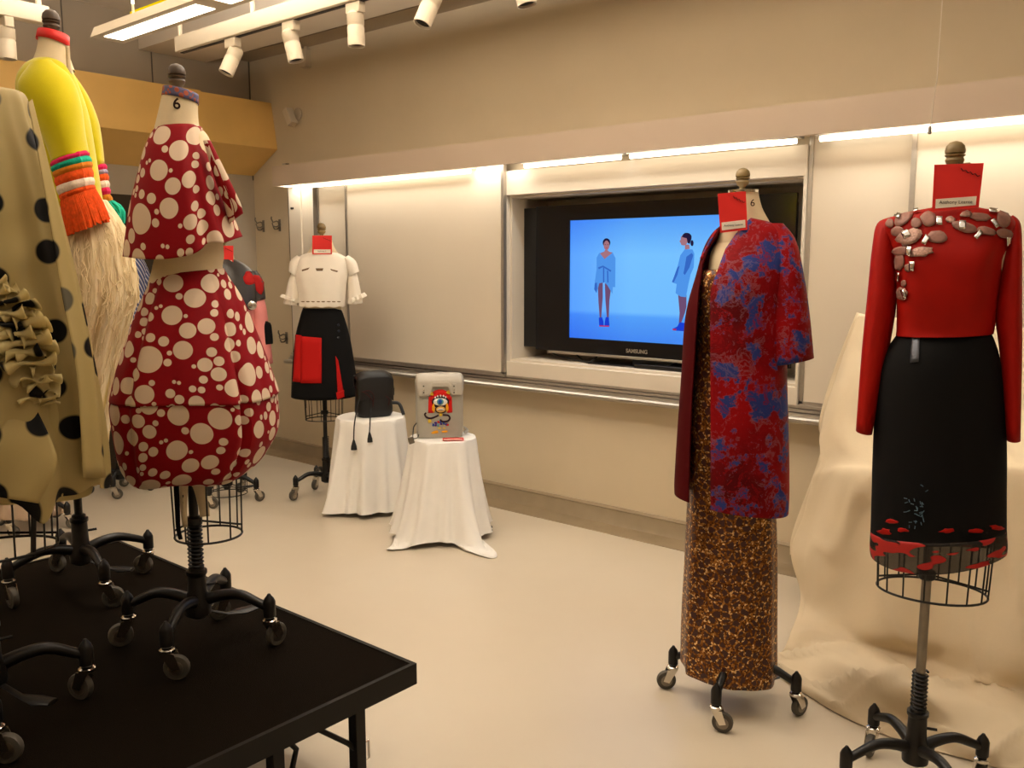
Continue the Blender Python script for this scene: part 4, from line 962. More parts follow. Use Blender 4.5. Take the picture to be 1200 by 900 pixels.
# ---------------------------------------------------------------- WHITE blouse form
mw = Man(-4.426, 3.43)
u0, zcage = mw.px(380, 491)
_, zs1 = mw.px(380, 512); _, zs0 = mw.px(380, 545)
fm = stand(mw, 'dress form in white cutout blouse and black skirt near the boards',   .24, 1.0, R(71), legr=.2, cage=(u0, zcage, .115, .09, zcage + .2, 12), finial=(377, 277, 261), spring=(.23, zs1), form=mw.rings([(305, 305, 352, 404, .07), (320, 320, 350, 404, .10), (360, 360, 356, 400, .08), (420, 420, 352, 406, .11)]))
neckform(mw, [(276, 276, 367, 388, .045), (290, 290, 364, 392, .05), (305, 305, 354, 402, .06)], fm)
bl = thing('white_blouse', tuple(mw.P(0, 0, 1.3)), 'cropped white blouse with slashed cutouts and ruffled elbow cuffs', 'blouse')
bb = mw.loft([(296, 296, 362, 394, .065), (299, 299, 354, 401, .08), (305, 305, 346, 408, .09), (320, 320, 344, 409, .115), (335, 335, 347, 406, .125), (350, 350, 350, 405, .125), (359, 359, 350, 404, .122)], per=6, cols=80, mod=lambda th, t, z: (1 + .02 * t * math.cos(9 * th), -.004 * t * math.cos(11 * th))).build('bodice', M['whiteknit'], bl, solid=.004)
sleeve(mw, [(348, 299, 356, 305, .04, 0), (340, 306, 352, 318, .055, 0), (338, 318, 349, 326, .055, 0)], 'sleeve_cap', M['whiteknit'], bl, cap=True)
sleeve(mw, [(342, 318, 350, 322, .04, 0), (337, 332, 350, 336, .05, 0), (335, 343, 351, 346, .05, 0), (332, 356, 349, 358, .055, 0)], 'sleeve', M['whiteknit'], bl, n=40, mod=lambda a, t: 1 + .06 * t * math.cos(7 * a))
sleeve(mw, [(400, 305, 408, 299, .04, 0), (405, 316, 417, 306, .055, 0), (408, 325, 421, 318, .055, 0)], 'sleeve_cap', M['whiteknit'], bl, cap=True)
sleeve(mw, [(407, 322, 418, 319, .04, 0), (407, 336, 421, 332, .05, 0), (407, 346, 423, 343, .05, 0), (408, 357, 425, 355, .055, 0)], 'sleeve', M['whiteknit'], bl, n=40, mod=lambda a, t: 1 + .06 * t * math.cos(7 * a))
for q in ([(331, 345, 350, 351, .06, 0), (329, 348, 350, 355, .066, 0)], [(408, 350, 426, 343, .06, 0), (408, 356, 429, 347, .066, 0)]):
    sleeve(mw, q, 'cuff_ruffle', M['whiteknit'], bl, n=60, mod=lambda a, t: 1 + .14 * math.cos(11 * a))
tb = bvh(bb)
for q in ([(354, 316), (363, 313.5), (361, 316), (354, 318)], [(370, 314.5), (379, 314.5), (378, 317.5), (371, 317.5)], [(387, 315), (396, 317.5), (395, 319), (388, 316.8)]):
    decal(tb, q, 'slash', M['slit'], bl, off=.002, n=5, m=2, thick=.001)
for q in ([(343, 322), (348, 323), (347, 325.5), (343, 324)], [(407, 325), (412, 321), (413, 324), (409, 327)]):
    pass
for x in range(355, 402, 6): blob(tb, x, 353.5, 2.3, .7, 0, 'slash', M['slit'], bl, off=.001, seed=x, n=8, thick=.001)
ws = thing('black_wrap_skirt', tuple(mw.P(0, 0, .9)), 'black A-line skirt with a red pleated panel and red side slit', 'skirt')
sb2 = mw.loft([(361, 361, 355, 399, .085), (370, 370, 352, 403, .10), (395, 395, 346, 410, .118), (430, 430, 342.5, 416, .125), (465, 462, 341, 420, .13)], per=6, cols=80, mod=lambda th, t, z: (1, -.012 * t * math.cos(th * 1.0))).build('skirt_body', M['blackcloth'], ws, solid=.004)
tb = bvh(sb2)
decal(tb, [(347, 392), (354, 393), (353, 448), (344, 447)], 'red_panel', M['plainred'], ws, off=.006, n=4, m=8)
decal(tb, [(353.5, 394), (377, 396), (377, 449), (353, 449)], 'red_panel', M['plainred'], ws, off=.009, n=8, m=8)
decal(tb, [(393, 417), (396, 422), (403.5, 465), (396, 466)], 'red_pleat', M['plainred'], ws, off=.004, n=4, m=10)
sleeve(mw, [(393.5, 460, 403.5, 457, .004, .13), (395, 468.5, 403, 465, .004, .13)], 'pleat_tail', M['plainred'], ws, n=10)
for x, y in ((396, 381), (396.5, 388), (396, 396)): blob(tb, x, y, 1.6, 1.6, 0, 'button', M['gloss'], ws, off=.006, irr=0, n=12, thick=.003)
card(mw, [(366, 276), (389, 276), (389, 298), (366, 298)], 'red name card on the neck above the white blouse', dw=.08, txt='Anthony L.')

# ---------------------------------------------------------------- POLKA red outfit
mp_ = Man(-2.17, 1.23, PZ)
u0, zcage = mp_.px(238, 627)
_, zs1 = mp_.px(235, 612)
fm = stand(mp_, 'dress form in the red polka dot outfit standing at the platform edge', .22, 1.0, R(37), legr=.2, cage=(u0 + .015, zcage, .088, .085, zcage + .25, 9), finial=(208, 106, 74), finmat='wood_dark', spring=(.21, zs1 - PZ),
           form=mp_.rings([(150, 150, 181, 235, .06), (170, 165, 172, 246, .08), (200, 200, 168, 250, .11), (290, 290, 180, 262, .10), (315, 315, 178, 261, .095), (350, 350, 172, 266, .10), (480, 480, 175, 275, .11), (540, 540, 190, 270, .10)]))
nf_ = neckform(mp_, [(103, 113, 191, 232, .045), (118, 128, 188, 232, .05), (140, 145, 183, 233, .058), (152, 152, 180, 236, .062)], fm)
mp_.loft([(101, 112, 190.5, 233, .049), (112, 123, 189, 233, .052)], per=3, cols=40).build('neck_tape', mk_dots('floral_tape', '#5a5878', '#a8543a', 60, 1, .9), fm, solid=.002)
u, z = mp_.px(207, 122, .055); text('size_stamp', '6', .038, mp_.P(u, .056, z), basis(mp_.U, (0, 0, 1)), M['ink'], fm, bold=.0006)
cp = mp_.loft([(150, 148, 182, 233, .062), (156, 152, 177, 238, .075), (175, 170, 168, 243, .10), (205, 195, 160, 252, .13), (240, 230, 151, 264, .15), (272, 256, 146, 274, .165), (299, 277, 142, 283, .175)], per=7, cols=140,
              mod=lambda th, t, z: (1 + t * (.05 * bow(th, .62, .10) - .09 * bow(th, .42, .10) + .05 * bow(th, .2, .12) - .03 * bow(th, -1.0, .2) + .02 * math.sin(5 * th)), -.03 * t * t * bow(th, -.1, .9) + .014 * t * t * bow(th, .45, .18)))
cpo = cp.build('polka_cape', M['polka_red'], None, origin=mp_.P(0, 0, 1.5), solid=.003)
garm(cpo, 'red cape top with white polka dots, bare midriff below', 'top')
fl_ = sleeve(mp_, [(238, 165, 247, 165, .012, .09), (250, 205, 264, 200, .02, .10), (262, 238, 281, 236, .025, .09), (268, 262, 285, 250, .01, .08)], 'cape_flap', M['polka_red'], cpo, n=20)
def skmod(th, t, z):
    b = math.sin(PI * min(1, t * 1.05)) ** .7
    k = 1 + b * (.055 * abs(math.sin(2.5 * th + .7)) - .02) - .11 * min(1, t * 1.6) * bow(th, .58, .06) + .06 * min(1, t * 1.6) * bow(th, .40, .12) - .06 * b * bow(th, -.85, .07) + .02 * b * bow(th, -.7, .08)
    return k, (.012 * t * t * math.cos(3 * th + .5))
ps = thing('polka_skirt', tuple(mp_.P(0, 0, 1.0)), 'bubble skirt in red with white polka dots, gathered hem', 'skirt')
mp_.loft([(322, 314, 180, 262, .096), (332, 325, 174, 268, .11), (360, 352, 161, 284, .145), (400, 392, 146, 300, .185), (440, 432, 133, 315, .215), (466, 458, 127, 324, .23)], per=6, cols=150, mod=lambda th, t, z: skmod(th, t * .6, z)).build('upper_panel', M['polka_red'], ps, solid=.003)
mp_.loft([(464, 456, 129, 321, .222), (476, 468, 127, 323, .226), (505, 498, 131, 324, .225), (535, 522, 137, 313, .215), (552, 538, 145, 300, .195), (563, 552, 160, 278, .15), (560, 552, 190, 258, .08)], per=6, cols=150, mod=lambda th, t, z: skmod(th, .6 + t * .3, z)).build('lower_panel', M['polka_red'], ps, solid=.003)
# ribbon ends hanging inside the cage
rb = thing('ribbon_tie', tuple(mp_.P(0, 0, PZ + .5)), 'cream and black ribbon ends dangling below the polka dot skirt', 'ribbon')
def strap(m, pts, name, mat, parent, wd, dw, th=.002):
    P3 = [m.P(*(lambda a: (a[0], dw, a[1]))(m.px(x, y, dw))) for x, y in pts]; mb = MB(); vs = []
    P3 = [Vector(q) for q in smoothlist([tuple(p) for p in P3], 4)]
    for i, p in enumerate(P3):
        f = i / (len(P3) - 1); w = wd[0] + (wd[1] - wd[0]) * f; t = (P3[min(i + 1, len(P3) - 1)] - P3[max(i - 1, 0)]).normalized(); s = t.cross(m.Wd).normalized()
        vs += [p + s * w + m.Wd * .004 * math.sin(i * 1.3), p - s * w + m.Wd * .004 * math.cos(i)]
    mb.add(vs, [(2 * i, 2 * i + 1, 2 * i + 3, 2 * i + 2) for i in range(len(P3) - 1)]); return mb.build(name, mat, parent, solid=th)
strap(mp_, [(216, 556), (215, 590), (217, 618)], 'ribbon', M['linen'], rb, (.012, .006), .07)
strap(mp_, [(222, 560), (232, 568), (238, 590), (240, 605)], 'ribbon', M['linen'], rb, (.016, .012), .06)
strap(mp_, [(206, 556), (208, 600), (209, 620), (212, 632)], 'ribbon', M['blackcloth'], rb, (.007, .005), .08)

# ---------------------------------------------------------------- YELLOW sweater form
my = Man(-2.86, 1.22, PZ)
fm = stand(my, 'dress form in yellow sweater behind the cream polka gown', .24, 1.0, R(-7), legr=.215, finial=(61, 42, 11), finmat='wood_dark', spring=None, form=my.rings([(78, 78, 36, 84, .06), (100, 100, 30, 90, .10), (190, 190, 48, 110, .10), (260, 260, 60, 120, .09), (400, 400, 60, 125, .10)]))
neckform(my, [(42, 50, 45, 80, .05), (60, 64, 42, 81, .055), (80, 84, 34, 88, .07)], fm)
nt = my.loft([(34, 44, 43.5, 81.5, .0525), (44, 57, 41.5, 82, .056)], per=2, cols=40).build('neck_tape', M['card'], fm, solid=.002)
strap(my, [(79, 54), (80, 70), (82, 92)], 'twill_tape', M['linen'], fm, (.006, .006), .05)
ys_ = thing('yellow_sweater', tuple(my.P(0, 0, 1.6)), 'yellow knitted sweater with striped fringed cuffs', 'sweater')
my.loft([(71, 72, 36, 74, .06), (78, 80, 26, 82, .085), (95, 100, 18, 92, .11), (130, 135, 22, 104, .12), (180, 180, 40, 112, .12), (245, 245, 50, 122, .12)], per=6, cols=60, mod=fold(5, .02, 1)).build('body', M['yellow'], ys_, solid=.004)
def stripes(defs, mats, per=3):
    """consecutive cuff bands; defs list of (xl, yl, xr, yr, d, w)"""
    for i in range(len(defs) - 1):
        a, b = defs[i], defs[i + 1]
        mid = tuple((p + q) / 2 for p, q in zip(a, b)); mid = (mid[0] - 1.2, mid[1], mid[2] + 1.2, mid[3], mid[4] + .004, mid[5])
        sleeve(my, [a, mid, b], 'cuff_band', M[mats[i]], ys_, n=40, mod=lambda q, t: 1 + .02 * math.sin(17 * q) + .015 * math.sin(29 * q), solid=.003)
# far sleeve, then near sleeve
sleeve(my, [(66, 80, 84, 84, .05, -.02), (72, 110, 103, 112, .062, -.04), (84, 150, 117, 148, .066, -.05), (103, 198, 123, 194, .06, -.05)], 'sleeve', M['yellow'], ys_, cap=True)
stripes([(104, 197, 124, 193, .058, -.05), (105, 204, 125, 199, .062, -.05), (106, 209, 126, 204, .06, -.05), (107, 216, 127, 212, .06, -.05), (110, 224, 128, 220, .062, -.05), (112, 232, 129, 228, .058, -.05), (114, 240, 132, 236, .05, -.05)], ['pinkyarn', 'lilacyarn', 'orange', 'whiteyarn', 'pinkyarn', 'ochre'])
sleeve(my, [(115, 239, 132, 235, .05, -.05), (122, 246, 140, 240, .055, -.05), (126, 258, 146, 248, .058, -.05), (130, 270, 146, 262, .045, -.05)], 'pompom_cuff', M['teal'], ys_, n=50, mod=lambda a, t: 1 + .09 * math.sin(9 * a + 8 * t) + .05 * math.sin(17 * a), cap=True)
sleeve(my, [(34, 76, 62, 72, .05, .05), (20, 100, 84, 92, .07, .07), (34, 130, 95, 122, .078, .09), (52, 165, 100, 158, .078, .10), (61, 190, 104, 179, .074, .11)], 'sleeve', M['yellow'], ys_, n=36, mod=lambda a, t: 1 + .03 * t * math.cos(4 * a), cap=True)
stripes([(60, 190, 103, 177, .075, .11), (60, 196, 104, 183, .078, .11), (62, 202, 107, 190, .078, .11), (64, 209, 107, 197, .076, .11), (66, 219, 109, 208, .078, .11), (69, 229, 110, 217, .078, .11), (72, 236, 111, 222, .074, .11)], ['pinkyarn', 'teal', 'ochre', 'orange', 'whiteyarn', 'orange'])
rnd = random.Random(5)
fmb2 = MB()
for i in range(90):
    a = 2 * PI * i / 90; s, c = math.sin(a), math.cos(a); r1 = .074
    ul, zl = my.px(72, 236, .11); ur, zr = my.px(111, 222, .11); ul2, zl2 = my.px(80, 273, .11); ur2, zr2 = my.px(126, 256, .11)
    p = my.P((ul + ur) / 2 + (ur - ul) / 2 * s, .11 + r1 * c, (zl + zr) / 2 + (zr - zl) / 2 * s); k = 1 + .1 * rnd.random()
    q = my.P((ul2 + ur2) / 2 + (ur2 - ul2) / 2 * s * k, .11 + .085 * c * k, (zl2 + zr2) / 2 + (zr2 - zl2) / 2 * s - .012 * rnd.random())
    fmb2.tube([p, (p + q) / 2 + Vector((0, 0, .004)) + my.Wd * .004, q], [.0045, .006, .004], 6)
fo = fmb2.build('fringe', M['orange'], ys_); fo['kind'] = 'stuff'
sh = thing('shaggy_coat', tuple(my.P(0, 0, 1.0)), 'long shaggy cream and yellow fringed skirt under the yellow sweater', 'skirt')
shr = [(235, 235, 50, 125, .10), (265, 262, 52, 144, .13), (300, 298, 50, 155, .15), (345, 345, 48, 161, .16), (375, 372, 46, 153, .16), (420, 420, 40, 140, .15), (480, 480, 36, 130, .15), (562, 562, 34, 122, .14)]
my.loft(shr, per=7, cols=90, mod=lambda th, t, z: (1 + .03 * math.sin(11 * th + 2 * math.sin(3 * t)) + .02 * math.sin(23 * th), 0)).build('fringed_cloth', M['shag'], sh, solid=.004)
rr = smoothlist(my.rings(shr), 7); stb = MB()
for i in range(420):
    th = rnd.uniform(-1.0, 2.0); k = rnd.randrange(2, len(rr) - 9); pts = []
    L = rnd.randrange(3, 8); o_ = rnd.uniform(.99, 1.03)
    for j in range(L):
        zl, zr, cu, cw, ru, rw = rr[k + j]; tt = th + .02 * j * rnd.uniform(-1, 1)
        pts.append(my.P(cu + math.sin(tt) * ru * (o_ + .006 * j), cw + math.cos(tt) * rw * (o_ + .006 * j), (zl + zr) / 2 - .005 * rnd.random()))
    stb.tube(pts, .0016, 4)
so = stb.build('strands', M['shag_strand'], sh); so['kind'] = 'stuff'

# ---------------------------------------------------------------- CREAM polka gown (nearest, left edge)
mc = Man(-2.16, .70, PZ)
u0, zcage = mc.px(-45, 650)
fm = stand(mc, 'nearest dress form at the left edge under the cream polka gown', .24, 1.0, R(-18), legr=.2, cage=(mc.px(-15, 650)[0], zcage, .145, .10, zcage + .3, 12), finial=(-75, 40, 5), form=mc.rings([(110, 110, -130, 0, .06), (140, 140, -140, 10, .10), (330, 330, -120, -10, .10), (480, 480, -140, 10, .12), (560, 560, -130, 20, .12)]))
MB().tube([mc.P(*(lambda a: (a[0], 0.06, a[1]))(mc.px(40, 560, .06))), mc.P(*(lambda a: (a[0], 0.06, a[1]))(mc.px(39, 652, .06)))], .006, 8).build('cage_post', M['iron'], fm)
cg = thing('cream_polka_gown', tuple(mc.P(0, 0, 1.0)), 'sheer cream organza gown with large black dots and a ruffled front', 'gown')
cgr = [(100, 106, -150, 14, .07), (112, 114, -160, 31, .10), (150, 150, -165, 41, .13), (200, 200, -165, 58, .15), (270, 270, -165, 76, .165), (340, 340, -165, 93, .175), (430, 430, -165, 111, .185), (500, 500, -165, 123, .19), (548, 548, -160, 127, .19), (568, 566, -155, 125, .185)]
def cgm(th, t, z):
    q = math.exp(-((t - .6) / .16) ** 2) * bow(th, .45, .34)
    k = 1 + t * (.075 * (abs(math.sin(3.5 * th + 1)) - .6) + .035 * math.sin(13 * th + 2.0 + t)) + .035 * q * math.sin(62 * t + 5 * th) + .035 * bow(th, 1.02, .07) * min(1, t * 3) - .03 * bow(th, .86, .08) * min(1, t * 3) - .07 * math.exp(-((t - .62) / .25) ** 2) * bow(th, .55, .22)
    return k, -.05 * t ** 6 * bow(th, .34, .13) + .02 * t ** 4 * bow(th, .95, .15)
mc.loft(cgr, per=8, cols=200, mod=cgm).build('gown_body', M['polka_cream'], cg, solid=.0012)
# inner layer seen through the organza
cgr2 = [(r[0] + 6, r[1] + 6, r[2] + 15, r[3] - 14, r[4] - .02) for r in cgr]
mc.loft([(112, 112, -145, 12, .06)] + cgr2[2:], per=5, cols=120, mod=fold(6, .03, 2)).build('underlayer', simple('cream_lining', '#c9b67a', .8, trans=.3, var=.1), cg, solid=.0012)
# ruffles down the front
def ruffle(m, pts, dw, hw, waves, ph, name, mat, parent):
    """gathered band: crumpled across its length, its edges curling up"""
    P3 = [m.P(*(lambda a: (a[0], dw, a[1]))(m.px(x, y, dw))) for x, y in pts]; P3 = [Vector(q) for q in smoothlist([tuple(p) for p in P3], 44)]
    vs = []; n = len(P3); uv = []; K = 14
    for i, p in enumerate(P3):
        f = i / (n - 1); t = (P3[min(i + 1, n - 1)] - P3[max(i - 1, 0)]).normalized(); s = t.cross(m.Wd).normalized(); env = math.sin(PI * f) ** .4
        a = f * waves * 2 * PI + ph + 1.4 * math.sin(f * 11 + ph)
        for k in range(K + 1):
            g = 2 * k / K - 1; c = a + 1.6 * math.sin(g * 2.6 + ph) + .8 * g * math.sin(5 * f)
            vs.append(p + s * (g * hw * (1 + .35 * math.sin(a * .5)) * (.5 + .5 * env)) + m.Wd * env * (.010 + .016 * math.sin(c) + .022 * g * g * max(0, math.sin(c))) + t * (.012 * math.cos(c) * (1 + g * g)) * env); uv.append((f * .45 + .1, g * hw + .3 * f))
    fs = [(i * (K + 1) + k, i * (K + 1) + k + 1, (i + 1) * (K + 1) + k + 1, (i + 1) * (K + 1) + k) for i in range(n - 1) for k in range(K)]
    return MB().add(vs, fs, [[uv[q] for q in f] for f in fs]).build(name, mat, parent, solid=.0014, angle=180)
crm = M['polka_cream']
for pts, dw, hw, wv, ph in (([(-14, 336), (6, 362), (20, 392), (34, 428), (46, 472)], .180, .042, 11, 0), ([(6, 340), (24, 366), (38, 398), (48, 434), (56, 474)], .168, .030, 10, 2.0)):
    ruffle(mc, pts, dw, hw, wv, ph, 'ruffle', M['ruffle'], cg)
# loose panel that falls from the ruffles to the hem
def panel(m, L, Rr, dw, name, mat, parent, n=14, wob=.01):
    Ls, Rs = smoothlist(L, 6), smoothlist(Rr, 6); vs = []; uv = []
    for i, (a, b) in enumerate(zip(Ls, Rs)):
        for k in range(n + 1):
            g = k / n; x, y = a[0] + (b[0] - a[0]) * g, a[1] + (b[1] - a[1]) * g; w = a[2] + (b[2] - a[2]) * g + wob * math.sin(g * 7 + i * .12) * (i / len(Ls))
            u, z = m.px(x, y, w); vs.append(m.P(u, w, z)); uv.append((u, z))
    fs = [(i * (n + 1) + k, i * (n + 1) + k + 1, (i + 1) * (n + 1) + k + 1, (i + 1) * (n + 1) + k) for i in range(len(Ls) - 1) for k in range(n)]
    return MB().add(vs, fs, [[uv[q] for q in f] for f in fs]).build(name, mat, parent, solid=.0012)
panel(mc, [(20, 470, .165), (-5, 510, .20), (-30, 545, .21), (-50, 575, .21)], [(38, 470, .165), (62, 520, .20), (66, 548, .215), (45, 590, .22)], .2, 'front_drape', crm, cg)
panel(mc, [(33, 120, .11), (52, 220, .15), (72, 340, .17), (90, 440, .18), (98, 560, .18)], [(38, 116, .10), (64, 220, .12), (92, 340, .13), (112, 440, .13), (124, 560, .12)], .2, 'side_pleat', crm, cg, n=6, wob=.003)

# ---------------------------------------------------------------- FAR forms: pink jacket, blue stripes, blush gown
mk = Man(-4.81, 2.96)
fm = stand(mk, 'far dress form in pink and charcoal leather jacket by the hooks', .24, 1.0, R(27), legr=.2, cage=(-.0, mk.px(262, 560)[1] - .10, .12, .10, .8, 10), finial=(262, 288, 272), form=mk.rings([(314, 314, 235, 290, .06), (330, 330, 230, 300, .10), (400, 400, 238, 292, .09), (470, 470, 232, 296, .11)]))
neckform(mk, [(290, 290, 250, 272, .045), (305, 305, 246, 276, .05), (320, 320, 236, 290, .07)], fm)
jk = thing('leather_jacket', tuple(mk.P(0, 0, 1.2)), 'pink leather jacket with charcoal yoke and red shoulder patch', 'jacket')
jb_ = mk.loft([(336, 340, 227, 302, .118), (350, 350, 227, 302, .122), (390, 390, 230, 302, .125), (440, 440, 226, 306, .13)], per=6, cols=70).build('jacket_body', M['pink'], jk, solid=.004)
mk.loft([(304, 304, 246, 277, .065), (311, 312, 236, 291, .096), (324, 326, 225, 304, .116), (344, 350, 226, 304, .13)], per=6, cols=70, mod=lambda th, t, z: (1, -.07 * t * bow(th, .8, .5))).build('yoke', M['greyleather'], jk, solid=.004)
sleeve(mk, [(292, 340, 306, 338, .045, 0), (293, 352, 309, 349, .055, 0), (294, 370, 313, 365, .058, .01), (300, 430, 320, 425, .055, .02)], 'sleeve', M['pink'], jk, cap=True)
sleeve(mk, [(288, 318, 301, 317, .045, 0), (291, 334, 308.5, 329, .058, 0), (293, 354, 311.5, 350, .06, .005)], 'sleeve_patch', M['greyleather'], jk, cap=True)
blob(bvh(bpy.data.objects['sleeve_patch']), 303, 333, 5.5, 12, -.35, 'red_patch', M['redsuede'], jk, off=.004, seed=2)
blob(bvh(bpy.data.objects['yoke']), 293, 326, 7.5, 9, -.4, 'red_patch', M['redsuede'], jk, off=.004, seed=4)
sleeve(mk, [(311, 376, 314.5, 377, .01, .05), (307, 383, 318, 381, .012, .055), (309, 400, 320, 399, .012, .06), (309, 404, 319.5, 403, .01, .06)], 'black_motif', M['blackcloth'], jk, cap=True)
tb = bvh(bpy.data.objects['yoke']); blob(tb, 296, 358, 5, 5, 0, 'silver_badge', M['silver'], jk, off=.004, irr=.1)
sp_ = [o for o in jk.children if o.name.startswith('silver_badge')]
_p = mk.P(*(lambda a: (a[0], .14, a[1]))(mk.px(295.5, 358, .14)))
MB().lathe(_p, [(.026, 0), (.026, .004), (.018, .007)], 18, mk.Wd).build('silver_badge', M['silver'], jk)
card(mk, [(252, 288), (273.5, 288), (273.5, 311), (252, 311)], 'red name card on the neck of the far pink jacket form', dw=.06, txt='Anthony L.')
mb_ = Man(-5.50, 2.62)
fm = stand(mb_, 'farthest dress form in blue striped shirt near the left wall', .24, 1.0, R(50), legr=.17, finial=(142, 285, 270), form=mb_.rings([(308, 308, 128, 164, .06), (325, 325, 122, 168, .1), (400, 400, 126, 162, .09), (470, 470, 122, 166, .1)]))
neckform(mb_, [(288, 288, 136, 150, .045), (312, 312, 130, 160, .06)], fm)
bs = thing('striped_shirt', tuple(mb_.P(0, 0, 1.2)), 'blue shirt with white stripes glimpsed between the shaggy skirt and the polka outfit', 'shirt')
mb_.loft([(296, 296, 136, 154, .06), (302, 304, 124, 168, .1), (325, 325, 118, 173, .12), (400, 400, 122, 168, .12), (470, 470, 112, 176, .14)], per=5, cols=50).build('shirt_body', M['bluestripe'], bs, solid=.003)
sleeve(mb_, [(158, 303, 168, 303, .04, 0), (158, 318, 174, 316, .055, 0), (157, 335, 177, 330, .06, 0), (158, 348, 172, 342, .05, 0)], 'sleeve', M['bluestripe'], bs, cap=True)
mbl = Man(-5.12, 1.95)
fm = stand(mbl, 'far dress form in blush gown behind the cream polka gown, casters showing', .24, 1.0, R(30), legr=.2, finial=(10, 285, 268), form=mbl.rings([(308, 308, 5, 50, .06), (330, 330, 0, 56, .1), (400, 400, 6, 50, .09), (470, 470, 2, 54, .1)]))
gb = mbl.loft([(306, 306, 10, 48, .08), (330, 330, 0, 56, .11), (400, 400, 6, 50, .1), (480, 480, -8, 64, .16), (560, 560, -14, 72, .2), (600, 598, -16, 74, .21)], per=6, cols=90, mod=fold(9, .06, 0, .3)).build('blush_gown', M['blush'], None, origin=mbl.P(0, 0, .2), solid=.002)
garm(gb, 'sheer blush gown of the far form, hem just above the floor at the left', 'gown')

# ================================================================== DRAPED STOOLS AND BAGS
def stool(m, topz, hw, lab, rf_=None, a0=PI / 4):
    t = thing('stool', tuple(m.b), lab, 'stool')
    MB().lathe(m.b + Vector((0, 0, topz - .03)), [(hw * .9, 0), (hw * .92, .004), (hw * .92, .022), (hw * .9, .026)], 32).build('seat', M['black'], t)
    for k in range(4):
        a = a0 + k * PI / 2; d = Vector((math.cos(a), math.sin(a), 0))
        rf = (rf_ or hw * .98) if k == 0 else hw * .9
        leg = MB().tube([m.b + d * hw * .6 + Vector((0, 0, topz - .03)), m.b + d * rf + Vector((0, 0, .02))], .012, 8).build('leg', M['iron'], t)
        MB().lathe(m.b + d * rf, [(.02, 0), (.02, .025), (.013, .03)], 10).build('rubber_foot', M['black'], leg)
def tablecloth(m, topz, rt, cy, spread, lab, ang0, corners, seed, waves=9, tails=(), nicks=()):
    """cloth dropped over a stool: flat top, rolled edge, falling folds, four corners that reach the floor"""
    cols = 180; rnd = random.Random(seed); ph = [rnd.uniform(0, 6.28) for _ in range(4)]
    rows = []
    for r in (0.0, .3, .6, .85, .95): rows.append((r * rt, topz, 0))
    rows += [(rt * 1.0, topz - .004, .02), (rt * 1.03, topz - .018, .08)]
    K = 22
    for i in range(1, K + 1):
        f = i / K; rows.append((rt * 1.03 + spread * f ** 1.1, topz - .018 - (topz - .022) * f, f))
    vs = []; fs = []
    for i, (r, z, f) in enumerate(rows):
        for j in range(cols):
            a = 2 * PI * j / cols; k = 0
            cn = sum(h * bow(a, ang0 + c, w) for c, w, h in corners)
            k = f ** .6 * (.11 * math.cos(waves * a + ph[0] + 1.1 * math.sin(2 * a + ph[1])) + .06 * math.cos((waves * 1.7 // 1) * a + ph[2]) + .03 * math.cos(23 * a + ph[3] + 2 * f))
            rr = r * (1 + k * .8) + (f ** 2.2) * cn
            lift = .030 * f ** 6 * (1 - min(1, max(0, cn * 6)))
            for c_, w_, h_ in nicks: rr *= 1 - h_ * f * bow(a, c_, w_)
            vs.append(m.P(rr * math.sin(a), rr * math.cos(a), z + lift + .006 * rnd.random() * 0))
    r = rows[-1][0]
    for g in (.25, .5, .75, 1.0):
        for j in range(cols):
            a = 2 * PI * j / cols; k = .8 * (.11 * math.cos(waves * a + ph[0] + 1.1 * math.sin(2 * a + ph[1])) + .06 * math.cos((waves * 1.7 // 1) * a + ph[2]) + .03 * math.cos(23 * a + ph[3] + 2))
            cn = sum(h * bow(a, ang0 + c, w) for c, w, h in corners); tl = sum(h * bow(a, ang0 + c, w) for c, w, h in tails)
            lift = .030 * (1 - min(1, max(0, cn * 6))); nk = 1
            for c_, w_, h_ in nicks: nk *= 1 - h_ * bow(a, c_, w_)
            rq = (r * (1 + k) + cn + g * (tl + .004)) * nk
            vs.append(m.P(rq * math.sin(a), rq * math.cos(a), .004 + lift * (1 - min(1, tl * 20)) + (.012 * math.sin(g * 5 + a * 9) ** 2 if tl > .02 else 0)))
    for i in range(len(rows) + 3):
        for j in range(cols):
            fs.append((i * cols + j, i * cols + (j + 1) % cols, (i + 1) * cols + (j + 1) % cols, (i + 1) * cols + j))
    mb = MB().add(vs, fs)
    # corner tails on the floor
    o = mb.build('tablecloth', M['cloth'], None, origin=tuple(m.b), solid=.002)
    return setp(o, lab, 'tablecloth', 'white cloths over the stools')
m1 = Man(-4.0, 3.44); z1 = m1.px(441, 487)[1]
m2 = Man(-3.30, 3.34); z2 = m2.px(528, 511)[1]
stool(m1, z1 - .003, .18, 'stool hidden under the rear white cloth that carries the black backpack')
ft = onz(573, 622, 0) - m2.b; ft.z = 0; 
stool(m2, z2 - .003, .155, 'stool under the nearer white cloth, one black foot peeking out', min(.33, ft.length), math.atan2(ft.y, ft.x))
# corners: (angle, width, reach) ; angle 0 = towards the camera, positive = right
tablecloth(m1, z1, .20, 0, .055, 'white cloth draped over the stool with the black backpack', 0, [(-.9, .35, .05), (.6, .3, .03), (2.3, .4, .04), (-2.4, .4, .04)], 3)
tablecloth(m2, z2, .178, 0, .085, 'white cloth with trailing corners over the stool with the grey backpack', 0, [(-.8, .25, .06), (.45, .26, .07), (-2.3, .3, .04)], 11, waves=8, tails=[(-.75, .16, .10), (.50, .17, .15)], nicks=[(math.atan2(ft.dot(m2.U), ft.dot(m2.Wd)), .3, .12)])
